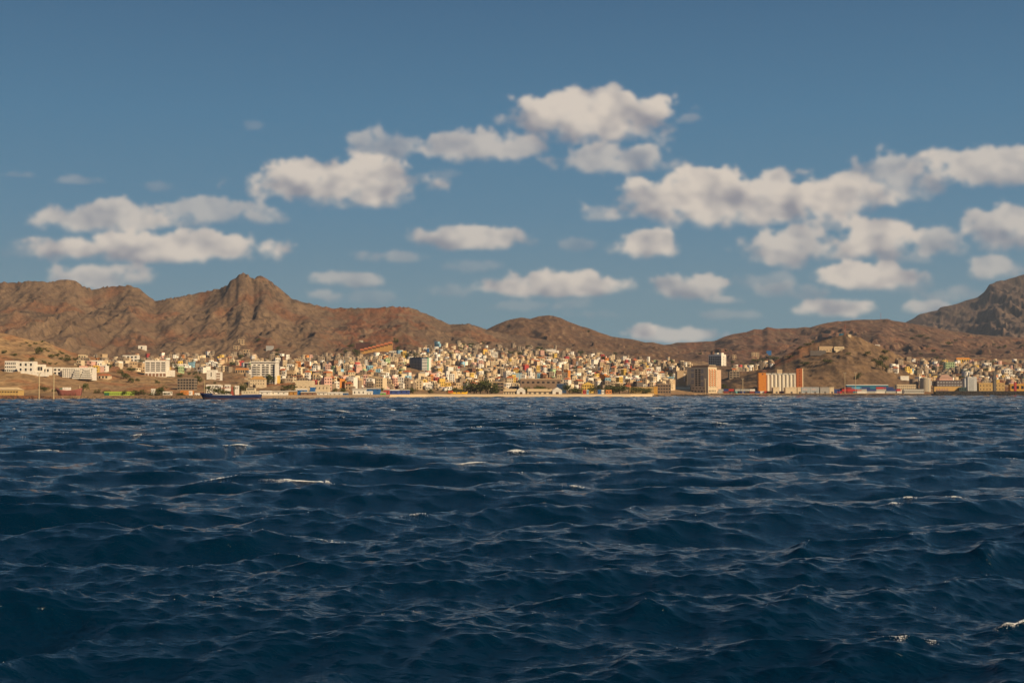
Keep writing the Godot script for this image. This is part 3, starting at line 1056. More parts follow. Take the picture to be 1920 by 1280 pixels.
	for s in spots:
		var d: float
		if s[1] > 724.0:
			# on the level shore, between the sea wall and the first houses
			d = poly(SHORE, s[0]) + 20.0 + (745.0 - s[1]) * 4.0
		else:
			d = reach(s[0], s[1])
		if d > 3600.0: continue
		var k := d / F
		var w: float = s[2] * k * 1.4
		var h: float = s[3] * k * 1.35
		var p := Vector3((s[0] - 960.0) * k, 0, -d)
		p.y = ground(p)
		var small: bool = h < 4.2
		var far: bool = s[1] < 700
		var shape := "low round" if w > h * 1.5 else "upright round"
		if s[1] < 680.0: shape = "high-up " + shape
		elif s[1] > 718.0: shape = "shoreside " + shape
		var label := "%s %s %s" % [shape, ("small " if w < 5.0 else "") + "dark green shrub" if small else ("broad dark green tree" if w > 11.0 else "dark green tree"), place_words(s[0])]
		var t := thing("hill_shrub" if small else "acacia_tree", label, "shrub" if small else "tree", p, g.randf() * TAU, "shrubs of the dry slopes" if small else "trees of the town and shore")
		var cr := mesh_node("crown", crowns[g.randi() % 6], leaf, t)
		var low: float = 0.30 if small else 0.12
		cr.scale = Vector3(w * 1.25, h * 1.35, w * 1.1)
		cr.position.y = -h * low
		var tr := mesh_node("trunk", trunk, bark, t)
		tr.scale = Vector3(w * 0.9, h * 0.95, w * 0.9)

# ---------------------------------------------------------------- containers and harbour
var container_mesh: ArrayMesh

func make_container() -> ArrayMesh:
	# corrugated steel box, 12.2 x 2.6 x 2.44, base centre at the origin
	var st := SurfaceTool.new()
	st.begin(Mesh.PRIMITIVE_TRIANGLES)
	st.set_smooth_group(-1)
	var l := 6.1
	var z := 1.22
	var n := 30
	for sd in [-1.0, 1.0]:
		for i in n:
			var x0 := -l + 0.15 + (2 * l - 0.3) * i / n
			var x1 := -l + 0.15 + (2 * l - 0.3) * (i + 1) / n
			var z0 := z - (0.06 if i % 2 == 0 else 0.0)
			var z1 := z - (0.0 if i % 2 == 0 else 0.06)
			if sd > 0: quad(st, Vector3(x0, 0.15, z0), Vector3(x1, 0.15, z1), Vector3(x1, 2.45, z1), Vector3(x0, 2.45, z0))
			else: quad(st, Vector3(x1, 0.15, -z1), Vector3(x0, 0.15, -z0), Vector3(x0, 2.45, -z0), Vector3(x1, 2.45, -z1))
	for b in [[Vector3(2 * l, 0.15, 2.44), Vector3(0, 0, 0)], [Vector3(2 * l, 0.15, 2.44), Vector3(0, 2.45, 0)], [Vector3(0.15, 2.3, 2.44), Vector3(-l + 0.075, 0.15, 0)], [Vector3(0.15, 2.3, 2.44), Vector3(l - 0.075, 0.15, 0)]]:
		merge_box(st, b[0], b[1], 0.0, Color(0, 0, 0, 0))
	st.generate_normals()
	return st.commit()

func container(u: float, d: float, level: int, color: String, length: float, words: String) -> void:
	var p := Vector3((u - 960.0) / F * d, 0, -d)
	p.y = ground(p) + level * 2.6
	var t := thing("shipping_container", "%s shipping container %s" % [color, words], "container", p, 0.0, "containers stacked on the quay")
	var body := mesh_node("body", container_mesh, mats["steel_" + color.replace(" ", "_")], t)
	body.scale.x = length / 12.2
	var door := box(t, "door", Vector3(0.08, 2.2, 2.1), Vector3(length * 0.5, 0.2, 0), mats["steel_" + color.replace(" ", "_")])
	box(door, "lock_bar", Vector3(0.6, 0.95, 0.03), Vector3(0.6, -0.5, 0.2), mats["pale_metal"])

func pole(called: String, label: String, category: String, u: float, vt: float, d: float, arms: bool, m: Material, group := "") -> void:
	var p := Vector3((u - 960.0) / F * d, 0, -d)
	p.y = ground(p)
	var h := EYE.y + (HORIZON - vt) / F * d - p.y
	var t := thing(called, label, category, p, 0.0, group)
	rod(t, "base", 0.7, 0.8, Vector3(0, -0.2, 0), m)
	rod(t, "mast", 0.32, h, Vector3.ZERO, m)
	if arms:
		box(t, "lamp_bracket", Vector3(2.6, 0.25, 0.25), Vector3(0, h, 0), m)
		for s in [-1, 1]:
			box(t, "floodlight", Vector3(0.7, 0.5, 0.4), Vector3(s * 1.0, h + 0.252, 0.1), mats["pale_metal"])

# hull lofted through stations; x along the length, bow at -x
func hull_mesh(length: float, beam: float, sheer: Array, draft: float, rake: float, y0f: float, y1f: float) -> ArrayMesh:
	var st := SurfaceTool.new()
	st.begin(Mesh.PRIMITIVE_TRIANGLES)
	var n := 28
	var m := 5
	var ring: Array = []
	for i in n + 1:
		var s := i / float(n)
		var full: float = pow(clampf(s / 0.22, 0.0, 1.0), 0.6) * lerpf(1.0, 0.72, smoothstep(0.82, 1.0, s))
		var top: float = poly(sheer, s)
		var line: Array = []
		for j in m + 1:
			var q: float = lerpf(y0f, y1f, j / float(m))
			var y: float = lerpf(-draft, top, q)
			var half: float = beam * 0.5 * full * lerpf(0.72, 1.0, pow(q, 0.5)) + 0.05
			var x: float = lerpf(-length * 0.5, length * 0.5, s) + rake * (1.0 - q) * pow(1.0 - s, 3.0) - 0.25 * rake * (1.0 - q) * pow(s, 6.0)
			line.append([Vector3(x, y, half), Vector3(x, y, -half)])
		ring.append(line)
	for i in n:
		for j in m:
			quad(st, ring[i][j][0], ring[i + 1][j][0], ring[i + 1][j + 1][0], ring[i][j + 1][0])
			quad(st, ring[i + 1][j][1], ring[i][j][1], ring[i][j + 1][1], ring[i + 1][j + 1][1])
		quad(st, ring[i][m][0], ring[i + 1][m][0], ring[i + 1][m][1], ring[i][m][1])
	for j in m:
		quad(st, ring[n][j][0], ring[n][j][1], ring[n][j + 1][1], ring[n][j + 1][0])
		quad(st, ring[0][j][1], ring[0][j][0], ring[0][j + 1][0], ring[0][j + 1][1])
	st.generate_normals()
	return st.commit()

func build_ships() -> void:
	var d := 985.0
	var k := d / F
	var t := thing("cargo_ship", "long dark blue coaster with rusty waterline moored off the shore", "ship", Vector3((432.0 - 960.0) * k, 0, -d))
	var l := 116.0 * k
	var sheer := [[0.0, 4.6], [0.12, 3.6], [0.28, 3.0], [0.6, 2.8], [0.69, 2.8], [0.70, 3.2], [1.0, 3.5]]
	var hull := mesh_node("hull", hull_mesh(l, 8.0, sheer, 1.2, 3.4, 0.46, 1.0), paint("ship_blue", 0.018, 0.032, 0.105, 0.55), t)
	mesh_node("waterline_band", hull_mesh(l, 7.9, sheer, 1.2, 3.4, 0.0, 0.462), paint("ship_rust", 0.12, 0.050, 0.035, 0.9), t)
	box(hull, "bulwark_stripe", Vector3(13.0, 0.35, 0.1), Vector3(l * 0.5 - 7.2, 2.5, 3.99), paint("ship_bright_blue", 0.03, 0.07, 0.26, 0.6))
	var house_m := paint("ship_cream", 0.62, 0.52, 0.37, 0.8)
	var sup := box(t, "deckhouse", Vector3(11.0, 2.6, 6.0), Vector3(13.8, 3.25, 0), house_m)
	for i in 5:
		box(t, "porthole", Vector3(0.6, 0.6, 0.1), Vector3(10.2 + i * 1.8, 4.5, 3.0), mats["dark_window"])
	box(t, "bridge", Vector3(6.0, 2.0, 5.0), Vector3(14.5, 5.86, 0), house_m)
	box(t, "bridge_window", Vector3(5.2, 0.7, 0.1), Vector3(14.5, 6.6, 2.5), mats["dark_window"])
	rod(t, "funnel", 1.0, 2.4, Vector3(16.6, 7.8, 0), paint("funnel_dark", 0.05, 0.035, 0.03))
	rod(t, "stern_mast", 0.14, 7.0, Vector3(12.8, 7.8, 0), house_m)
	rod(t, "foremast", 0.22, 10.0, Vector3(-18.2, 3.6, 0), paint("mast_tan", 0.42, 0.33, 0.19))
	var red := paint("crane_red", 0.36, 0.075, 0.055, 0.7)
	box(t, "crane_base", Vector3(1.6, 2.6, 1.6), Vector3(1.2, 2.8, 0), red)
	var jib := box(t, "crane_jib", Vector3(8.0, 0.4, 0.5), Vector3(-2.8, 7.8, 0), red)
	jib.rotation.z = 0.10
	box(t, "crane_post", Vector3(0.7, 3.0, 0.7), Vector3(1.2, 5.4, 0), red)
	for i in 3:
		box(t, "hatch_cover", Vector3(5.2, 0.9, 4.6), Vector3(-12.5 + i * 6.0 - (0.8 if i == 2 else 0.0), 2.7, 0), mats["pale_metal"])
	box(t, "bulwark", Vector3(6.0, 0.9, 0.2), Vector3(-15.0, 3.3, 2.6), hull.material_override)

	d = 1022.0
	k = d / F
	var y := ground(Vector3((128.0 - 960.0) * k, 0, -d))
	t = thing("beached_hull", "faded pink wooden ship hull hauled out in the boatyard", "ship", Vector3((128.0 - 960.0) * k, y + 0.5, -d))
	l = 50.0 * k
	mesh_node("hull", hull_mesh(l, 5.6, [[0.0, 5.2], [0.2, 3.9], [0.5, 3.3], [0.8, 3.8], [1.0, 5.0]], 0.4, 2.6, 0.0, 1.0), paint("faded_pink", 0.27, 0.10, 0.085, 0.9), t)
	box(t, "deckhouse", Vector3(5.2, 2.2, 3.2), Vector3(-1.2, 3.3, 0), mats["house_white"])
	box(t, "wheelhouse", Vector3(3.0, 1.6, 2.8), Vector3(-4.5, 3.4, 0), paint("faded_green", 0.13, 0.22, 0.15))
	box(t, "sternpost", Vector3(0.5, 3.0, 0.5), Vector3(l * 0.42, 4.0, 0), mats["house_beige"])
	for i in 4:
		box(t, "prop", Vector3(0.35, 2.4, 0.35), Vector3(-5.5 + i * 3.8, -0.9, 2.4), mats["brown_door"])

	d = 1352.0
	k = d / F
	y = ground(Vector3((857.0 - 960.0) * k, 0, -d))
	t = thing("yellow_barge", "bright yellow work barge with orange cabin drawn up on the beach", "barge", Vector3((857.0 - 960.0) * k, y, -d))
	var yel := paint("barge_yellow", 0.72, 0.42, 0.015, 0.6)
	mesh_node("hull", hull_mesh(39.0 * k, 5.0, [[0.0, 1.6], [0.15, 1.0], [0.8, 1.0], [0.9, 1.8], [1.0, 2.6]], 0.3, 1.2, 0.0, 1.0), yel, t)
	for i in 3:
		box(t, "deck_frame", Vector3(2.6, 0.9, 3.0), Vector3(-2.6 + i * 4.2, 1.01, 0), yel)
	box(t, "cabin", Vector3(4.4, 2.2, 3.2), Vector3(-6.2, 1.2, 0), paint("cabin_orange", 0.52, 0.11, 0.03, 0.7))
	box(t, "cabin_window", Vector3(2.6, 0.6, 0.1), Vector3(-6.2, 2.3, 1.6), mats["dark_window"])

# ---------------------------------------------------------------- landmarks
func build_landmarks() -> void:
	var white: Material = mats["house_white"]
	var cream: Material = mats["house_cream"]
	var beige: Material = mats["house_beige"]
	var bare: Material = mats["house_bare_concrete"]
	var dark: Material = mats["dark_window"]
	var yellow: Material = mats["house_yellow"]
	var terra: Material = mats["terracotta"]
	# far left slope
	block("villa", "white three-storey villa with rows of dark windows over the cliff", "villa", 8, 29, 678.5, 698, white, {"floors": 3, "bays": 6, "depth": 10.0, "fill_w": 0.6, "fill_h": 0.45})
	block("villa", "white modern villa with a large square glazed opening over the cliff", "villa", 33, 62, 679.5, 698, white, {"floors": 2, "bays": 3, "depth": 10.0, "fill_w": 0.35, "fill_h": 0.5})
	block("villa", "smaller white villa with overhanging roof slab beside the modern villa", "villa", 65, 79, 685, 699, white, {"floors": 1, "bays": 3, "depth": 9.0, "fill_w": 0.8, "fill_h": 0.5})
	block("villa", "low white villa at the end of the cliff terrace", "villa", 80, 92, 690, 700, white, {"floors": 1, "bays": 2, "depth": 8.0})
	block("terrace_wall", "long low white terrace wall under the cliff villas", "wall", 38, 90, 697, 701, white, {"d": reach(60, 701) - 3.0, "depth": 1.5, "roof": "none"})
	block("villa", "white stepped villa between cliff terrace and stepped apartment block", "villa", 99, 114, 690.5, 703, white, {"floors": 2, "bays": 2, "depth": 9.0})
	# stepped apartment block
	var ad := reach(146, 711)
	var t := block("apartment_block", "white five-storey apartment block with stepped balconies above the boatyard", "apartment block", 116, 173, 691, 710, white, {"d": ad, "floors": 5, "bays": 14, "depth": 12.0, "fill_w": 0.62, "fill_h": 0.42})
	var k := ad / F
	for f in 5:
		box(t, "balcony", Vector3((20.0 + f * -2.2) * k, 1.0, 2.0 + (4 - f) * 1.2), Vector3(19.0 * k, f * 19.0 * k / 5.0, 6.0 + (2.0 + (4 - f) * 1.2) * 0.5), white)
		box(t, "balcony", Vector3((14.0 + f * -1.2) * k, 1.0, 2.0 + (4 - f) * 1.0), Vector3(1.0 * k, f * 19.0 * k / 5.0, 6.0 + (2.0 + (4 - f) * 1.0) * 0.5), white)
	block("pink_house", "pale pink house behind the stepped apartment block", "house", 173, 188, 689, 697, mats["house_pale_pink"], {"floors": 2, "bays": 3})
	block("white_house", "white two-storey house with dark openings above the stepped apartment block", "house", 168, 187, 677, 686, white, {"floors": 2, "bays": 4})
	block("white_house", "low cream house with orange roof beside the stepped apartment block", "house", 183, 202, 704, 711, cream, {"floors": 1, "bays": 3, "roof": "hip", "hip": 2.0, "rise": 1.6, "roof_mat": terra})
	block("white_house", "white hillside house with terracotta porch above the office block", "house", 229, 257, 667, 679, white, {"floors": 2, "bays": 4})
	block("white_cube_house", "lone white cube house high on the bare mountain foot", "house", 258, 271, 648.5, 656, white, {"floors": 1, "bays": 1, "fill_w": 0.2})
	# office
	t = block("office_block", "white five-storey office with dark ribbon windows on bare slope", "office", 271, 311, 677, 706, white, {"depth": 14.0})
	var w: float = t.get_meta("size_w")
	var h: float = t.get_meta("size_h")
	for f in 5:
		for b in 4:
			box(t, "window", Vector3(w * 0.19, h * 0.062, 0.16), Vector3(w * (-0.37 + b * 0.245), h * (0.36 + f * 0.125), 7.0), dark)
	for b in 6:
		box(t, "stilt_bay", Vector3(w * 0.12, h * 0.18, 0.16), Vector3(w * (-0.42 + b * 0.168), h * 0.02, 7.0), mats["house_brown"])
	box(t, "side_wing", Vector3(w * 0.28, h * 0.42, 10.0), Vector3(w * 0.645, 0, 0), white)
	# unfinished frame
	t = block("concrete_frame_building", "unfinished grey concrete frame building with open floors", "building", 332, 364, 710.5, 731, bare, {"floors": 4, "bays": 6, "depth": 11.0, "fill_w": 0.7, "fill_h": 0.62, "sides": 3})
	block("yellow_canopy", "orange yellow canopy roof below the concrete frame building", "canopy", 338, 360, 732, 736, mats["house_orange"], {"d": 1075.0, "depth": 6.0, "roof": "none"})
	block("white_block", "plain white block with red shaded balconies on the slope behind the ship", "building", 387, 404, 695, 711, white, {"floors": 1, "bays": 1, "fill_w": 0.1, "depth": 11.0})
	block("white_block", "white house with three reddish balcony openings", "house", 404.5, 413, 699, 713, white, {"floors": 3, "bays": 1, "fill_w": 0.8, "glass": mats["house_brown"], "depth": 10.0})
	for s in [[446, 456, 637, 644.5, "bare concrete shell house alone on the red spur"], [437, 447, 649, 656.5, "dark-windowed concrete house below the lone shell house"], [455, 466, 656, 666, "unfinished cream house on the red spur"]]:
		block("spur_house", s[4], "house", s[0], s[1], s[2], s[3], beige, {"floors": 2, "bays": 2, "fill_w": 0.6, "sides": 1})
	block("grey_house", "grey sloping house at the foot of the mountain gully", "house", 498, 511, 649, 658, paint("cool_grey", 0.36, 0.36, 0.36), {"depth": 9.0})
	block("white_house", "long white-roofed building on the slope with yellow gable", "house", 323, 345, 682, 689, white, {"d": reach(334, 690), "roof": "none"})
	block("orange_roof_house", "wide house with bright orange tiled roof near the white block", "house", 441, 463, 693, 701, beige, {"floors": 1, "bays": 5, "roof": "gable", "rise": 2.0, "roof_mat": mats["house_orange"]})
	# tall white apartment block
	var td := reach(493, 722)
	keep(463, 522, td - 70.0, 90)
	t = block("apartment_tower", "tall white eight-storey apartment block with balcony bands", "apartment block", 470, 518, 681, 722, white, {"d": td, "depth": 15.0})
	w = t.get_meta("size_w")
	h = t.get_meta("size_h")
	for f in 8:
		var y := h * (0.12 + f * 0.106)
		for b in 5:
			box(t, "window", Vector3(w * 0.10, h * 0.05, 0.16), Vector3(w * (-0.36 + b * 0.17), y + h * 0.03, 7.5), dark)
		box(t, "balcony", Vector3(w * 0.22, h * 0.04, 1.4), Vector3(-w * 0.30, y - h * 0.015, 8.21), white)
		box(t, "balcony", Vector3(w * 0.22, h * 0.04, 1.4), Vector3(w * 0.10, y - h * 0.015, 8.21), white)
		box(t, "sunken_bay", Vector3(w * 0.13, h * 0.06, 0.18), Vector3(w * 0.36, y + h * 0.02, 7.5), dark)
	box(t, "end_fin", Vector3(1.4, h, 2.0), Vector3(w * 0.5 - 0.6, 0.1, 8.51), white)
	box(t, "roof_slab", Vector3(w * 1.03, 1.0, 16.5), Vector3(0, h + 0.92, 0.4), white)
	t = block("manor_house", "cream manor house with ochre hipped roof below the tall white block", "house", 468, 496, 711, 722, cream, {"d": td - 32.0, "floors": 2, "bays": 6, "fill_w": 0.3, "fill_h": 0.35, "depth": 10.0, "roof": "hip", "hip": 4.0, "rise": 3.0, "roof_mat": paint("ochre_tile", 0.46, 0.26, 0.09)})
	keep(466, 498, td - 32.0, 12)
	# waterfront sheds from the ship to the beach
	var q := 1125.0
	var sheds := [[486, 506, 734.5, 739.5, white, "low white shed nearest the ship's stern"], [507, 537, 734.5, 739.5, white, "longest low white waterfront shed"], [538, 554, 734, 741, paint("shed_ochre", 0.42, 0.22, 0.06), "ochre roofed waterfront shed between white sheds"], [555, 573, 731, 735, paint("shed_blue", 0.025, 0.12, 0.33), "bright blue low shed behind the white sheds"],
		[564, 590, 736, 741, mats["house_brown"], "dark brown open workshop shed on the waterfront"], [594, 611, 736, 741, white, "white shed with a dark doorway beside the workshop"], [615, 640, 737, 741, white, "white shed beside the blue one"], [637, 651, 737, 740.5, mats["shed_blue"], "small blue shed between white sheds"], [661, 685, 730, 741, white, "tall white shed with two vertical joints"], [686, 697, 735, 741, white, "small white shed beside the tall white shed"],
		[697, 722, 737, 739.5, paint("shed_green", 0.09, 0.40, 0.035), "bright green low kiosk roof by the beach end"], [686, 712, 729, 734, mats["shed_blue"], "blue fronted hall with ochre roof band"], [729, 747, 732, 739, paint("stripe_blue", 0.04, 0.07, 0.25), "dark blue striped beach building"], [748, 767, 731.5, 738, mats["stripe_blue"], "dark blue beach building with cream roof"], [719, 729, 731, 739, mats["house_red"], "red and white kiosk at the start of the sand"]]
	for i in sheds.size():
		var s = sheds[i]
		var uc: float = (s[0] + s[1]) * 0.5
		block("waterfront_shed", s[5], "shed", s[0], s[1], s[2], s[3], s[4], {"d": poly(SHORE, uc) + (34.0 if s[3] < 736 else 22.0), "depth": 9.0, "floors": 1, "bays": maxi(2, int((s[1] - s[0]) / 8)), "fill_w": 0.22, "fill_h": 0.35, "roof": "gable", "rise": 0.9, "roof_mat": white if i % 3 == 0 else mats["sheet_roof"]})
	block("white_warehouse", "large plain cream warehouse behind the waterfront sheds", "warehouse", 553, 584, 715, 731, cream, {"d": 1235.0, "depth": 20.0, "floors": 1, "bays": 4, "fill_w": 0.3, "fill_h": 0.08})
	keep(553, 584, 1235, 22)
	block("blue_gable", "bright blue wedge shaped workshop beside the cream warehouse", "workshop", 581, 589, 726, 732, mats["shed_blue"], {"d": 1220.0, "depth": 8.0, "roof": "none"})
	block("white_hall", "long cream hall with two openings behind blue workshop", "hall", 589, 616, 723, 732, cream, {"d": 1228.0, "floors": 1, "bays": 4, "fill_w": 0.2, "fill_h": 0.4, "depth": 12.0})
	keep(589, 616, 1228, 14)
	block("red_house", "narrow crimson house front above the cream hall", "house", 585, 593, 714, 725, mats["house_red"], {"d": 1290.0, "floors": 3, "bays": 2})
	block("orange_house", "tall orange house front beside dark grey house", "house", 611, 619, 714, 725, mats["house_orange"], {"d": 1300.0, "floors": 3, "bays": 2})
	block("dark_house", "dark grey house front beside the tall orange house", "house", 600, 611, 715, 726, mats["house_dark_grey"], {"d": 1298.0, "floors": 3, "bays": 3})
	block("yellow_cube", "bright yellow cylinder-topped house beside the tall white block", "house", 518.5, 524, 706, 714, mats["house_yellow"], {"d": td + 4.0, "depth": 5.0})
	# dark twin tower
	var dd := 2010.0
	keep(764, 810, dd, 26)
	keep(762, 811, 1740.0, 280)
	var glassy := paint("tower_dark_cladding", 0.045, 0.078, 0.135, 0.25)
	t = corner_tower("dark_tower", "dark grey gridded tower with white balcony edge and green stripe", "tower", 766.5, 790, 807, 670.5, 706, dd, glassy)
	w = t.get_meta("size_w"); h = t.get_meta("size_h")
	var l: float = t.get_meta("size_d")
	var pale := paint("tower_pale", 0.30, 0.29, 0.30)
	for f in 11:
		box(t, "floor_band", Vector3(w * 0.94, 0.28, 0.2), Vector3(0, h * (0.12 + f * 0.078), l * 0.5), pale)
		box(t, "balcony", Vector3(0.9, h * 0.032, l * 0.58), Vector3(w * 0.5 + 0.45, h * (0.12 + f * 0.078), l * 0.19), white)
	for b in 8:
		box(t, "mullion", Vector3(0.25, h * 0.86, 0.26), Vector3(w * (-0.44 + b * 0.125), h * 0.1, l * 0.5), pale)
	box(t, "green_stripe", Vector3(0.3, h, l * 0.13), Vector3(w * 0.5, 0, -l * 0.18), paint("stripe_green", 0.02, 0.26, 0.17))
	box(t, "white_edge", Vector3(0.3, h, l * 0.25), Vector3(w * 0.5, 0, -l * 0.375), white)
	for b in 3:
		box(t, "roof_hut", Vector3(3.0, 2.0, 3.0), Vector3(w * (-0.25 + b * 0.25), h, 0), bare)
	box(t, "parapet", Vector3(w, 0.9, 0.3), Vector3(0, h, l * 0.5 - 0.15), glassy)
	# hillside hotel with terracotta roofs, stepping up to the right
	var hd := reach(700, 660)
	t = thing("hillside_hotel", "ochre hillside hotel under long stepped terracotta roofs", "hotel", Vector3((705.0 - 960.0) * hd / F, EYE.y + (HORIZON - 661.0) / F * hd, -hd))
	k = hd / F
	for i in 8:
		var rise := i * 1.9 * k
		var x := (-26.0 + i * 7.4) * k
		box(t, "wall", Vector3(7.4 * k, 3.6 * k + rise + 8.0, 9.0), Vector3(x, -8.0, -i * 1.4), paint("hotel_ochre", 0.44, 0.25, 0.085))
		var rf := mesh_node("roof", gable_mesh(7.6 * k, 3.6 * k, 12.0, true), terra, t)
		rf.position = Vector3(x, 3.6 * k + rise, -i * 1.4)
		for s in 2:
			box(t, "window", Vector3(2.4 * k, 1.5 * k, 0.2), Vector3(x + (s - 0.5) * 3.6 * k, 1.2 * k + rise, 4.5 - i * 1.4), dark)
	keep(664, 745, hd - 70.0, 100)
	block("retaining_wall", "dark red brick retaining wall above the terracotta roofed hotel", "wall", 667, 694, 643, 654, paint("dark_red_brick", 0.085, 0.035, 0.03), {"d": reach(681, 655), "depth": 5.0, "roof": "none"})
	block("pale_billboard", "pale grey flat-roofed shelter above the red retaining wall", "shelter", 670, 680, 638, 640.5, paint("pale_green_grey", 0.5, 0.5, 0.42), {"d": reach(675, 640.5), "depth": 4.0, "roof": "none"})
	block("white_villa_block", "white three-storey house with rounded end below the hillside hotel", "house", 729, 745, 659, 669, white, {"floors": 3, "bays": 4, "depth": 10.0})
	block("white_villa_block", "cream four-storey house with paired windows below white rounded house", "house", 722, 742, 670, 682, cream, {"floors": 4, "bays": 5, "depth": 10.0})
	block("blue_gable_house", "white house with bright blue side on the upper slope", "house", 794, 804, 653, 659, white, {"floors": 1, "bays": 2})
	block("blue_gable_house", "narrow bright blue house on the upper slope", "house", 800.5, 804.5, 654, 659.5, mats["shed_blue"], {"d": reach(799, 659) - 3.0, "depth": 3.0})
	block("white_slope_building", "long white shed alone on the slope above the town", "shed", 1020, 1043, 655.5, 659.5, white, {"roof": "gable", "rise": 1.0, "roof_mat": white, "depth": 8.0})
	block("concrete_building", "big plain concrete block left of the red and pink houses", "building", 866, 886, 690, 704, bare, {"depth": 16.0})
	block("blue_white_block", "light blue and cream apartment house behind the gabled warehouses", "apartment block", 961, 978, 701, 712, mats["house_light_blue"], {"floors": 3, "bays": 4, "fill_w": 0.5, "glass": cream, "depth": 12.0})
	block("station_hall", "long dark brick hall with tan roof band behind the warehouses", "hall", 976, 1052, 711, 722, paint("hall_brown", 0.24, 0.165, 0.115), {"d": 1500.0, "depth": 20.0, "floors": 1, "bays": 8, "fill_w": 0.5, "fill_h": 0.3, "roof_mat": beige})
	keep(976, 1052, 1500, 22)
	block("arcade_building", "dark brown building with open arcade beside the beach trees", "building", 925, 944, 717, 734, mats["hall_brown"], {"d": 1420.0, "depth": 12.0, "floors": 3, "bays": 3, "fill_w": 0.8, "fill_h": 0.5, "roof_mat": beige})
	keep(925, 944, 1420, 14)
	# gabled warehouses on the beach road
	for s in [[969, 985, 944, 969, "white gabled warehouse with long cream roof, next to the beach trees"], [1036, 1054, 989, 1036, "white gabled warehouse with long cream roof, next to the blue glazed house"]]:
		var wd := 1376.0
		k = wd / F
		t = thing("gabled_warehouse", s[4], "warehouse", Vector3(((s[0] + s[1]) * 0.5 - 960.0) * k, 2.4, -wd - 9.0), 0.0, "")
		w = (s[1] - s[0]) * k
		box(t, "gable_wing_wall", Vector3(w, 4.4, 18.0), Vector3(0, -0.6, 0), white)
		var gm := mesh_node("gable_wing_roof", gable_mesh(w + 0.6, 3.0, 18.6, false), white, t)
		gm.position.y = 3.81
		box(t, "gate", Vector3(w * 0.3, 2.2, 0.14), Vector3(0, 0, 9.0), mats["brown_door"])
		var lw: float = (s[3] - s[2]) * k
		box(t, "long_wing_wall", Vector3(lw, 3.2, 14.0), Vector3(-w * 0.5 - lw * 0.5 - 0.02, -0.6, 0.5), cream)
		var lr := mesh_node("long_wing_roof", gable_mesh(lw, 2.6, 15.5, true), paint("roof_cream", 0.56, 0.42, 0.25), t)
		lr.position = Vector3(-w * 0.5 - lw * 0.5 - 0.02, 2.61, 0.5)
		for i in 5:
			box(t, "bay_door", Vector3(lw * 0.1, 1.8, 0.14), Vector3(-w * 0.5 - lw * (0.1 + i * 0.2), 0, 7.5), mats["house_dark_grey"])
		keep(s[2], s[1], wd, 20)
	block("blue_glazed_house", "blue glazed building beside the gabled warehouse", "building", 1044, 1062, 721, 732, paint("blue_glazing", 0.045, 0.085, 0.17, 0.3), {"d": 1440.0, "depth": 10.0, "floors": 3, "bays": 6, "fill_w": 0.6, "fill_h": 0.4})
	keep(1044, 1062, 1440, 12)
	block("gable_house", "yellow house with wide front gable behind the kiosks", "house", 1091, 1114, 722, 731, yellow, {"d": 1450.0, "depth": 12.0, "floors": 2, "bays": 5, "fill_w": 0.5, "roof": "gable_front", "rise": 3.4, "roof_mat": yellow})
	keep(1091, 1114, 1450, 14)
	for s in [[1093, 1099, "red", "red beach kiosk beside the turquoise one"], [1100, 1104, "light_blue", "turquoise beach kiosk beside the red one"], [1121, 1127, "blue", "blue beach kiosk between turquoise and orange ones"], [1136, 1147, "orange", "orange beach kiosk at the foot of the trees"], [1128, 1133, "white", "white beach kiosk beside the blue one"]]:
		block("beach_kiosk", s[3], "kiosk", s[0], s[1], 732.5, 737, mats["shed_blue"] if s[2] == "blue" else mats["house_" + s[2]], {"d": 1356.0, "depth": 4.0, "floors": 1, "bays": 2, "fill_w": 0.5, "fill_h": 0.4})
	block("seafront_building", "long tan seafront building with two window rows at the beach end", "building", 1180, 1226, 727, 738, paint("tan_wall", 0.46, 0.31, 0.13), {"d": 1440.0, "depth": 12.0, "floors": 2, "bays": 18, "fill_w": 0.5, "fill_h": 0.4})
	keep(1180, 1226, 1440, 14)
	block("seafront_building", "ochre end pavilion of the tan seafront building", "building", 1226, 1233, 726, 738, paint("ochre_wall", 0.52, 0.28, 0.06), {"d": 1440.0, "depth": 12.0})
	block("seafront_building", "brown and cream four-bay building beside the ochre pavilion", "building", 1233, 1258, 721, 738, mats["hall_brown"], {"d": 1500.0, "depth": 12.0, "floors": 3, "bays": 5, "fill_w": 0.6})
	keep(1226, 1258, 1480, 16)
	# beige neighbour and dark podium of the hotel
	block("beige_block", "beige office block with windows only at its right, beside the tall hotel", "office", 1270, 1294, 696, 727, beige, {"d": 1800.0, "depth": 22.0})
	keep(1262, 1296, 1800, 24)
	t = get_child(get_child_count() - 1)
	w = t.get_meta("size_w"); h = t.get_meta("size_h")
	for f in 4:
		for b in 3:
			box(t, "window", Vector3(w * 0.1, h * 0.06, 0.16), Vector3(w * (0.06 + b * 0.16), h * (0.42 + f * 0.12), 11.0), dark if b else white)
	box(t, "roof_window_band", Vector3(w * 0.45, h * 0.05, 0.18), Vector3(w * 0.25, h * 0.9, 11.0), dark)
	block("glass_podium", "low dark glass podium at the foot of the tall hotel", "building", 1261, 1294, 724, 737, paint("podium_glass", 0.025, 0.03, 0.04, 0.2, false), {"d": 1772.0, "depth": 16.0, "floors": 2, "bays": 10, "fill_w": 0.8, "fill_h": 0.25, "glass": mats["tower_dark_cladding"]})
	# hotel
	var ho := paint("hotel_beige", 0.58, 0.475, 0.335)
	keep(1290, 1358, 1755, 40)
	t = corner_tower("beach_hotel", "tall beige hotel with rows of orange balcony recesses", "hotel", 1293, 1328, 1347, 688, 737, 1755.0, ho)
	w = t.get_meta("size_w"); h = t.get_meta("size_h"); l = t.get_meta("size_d")
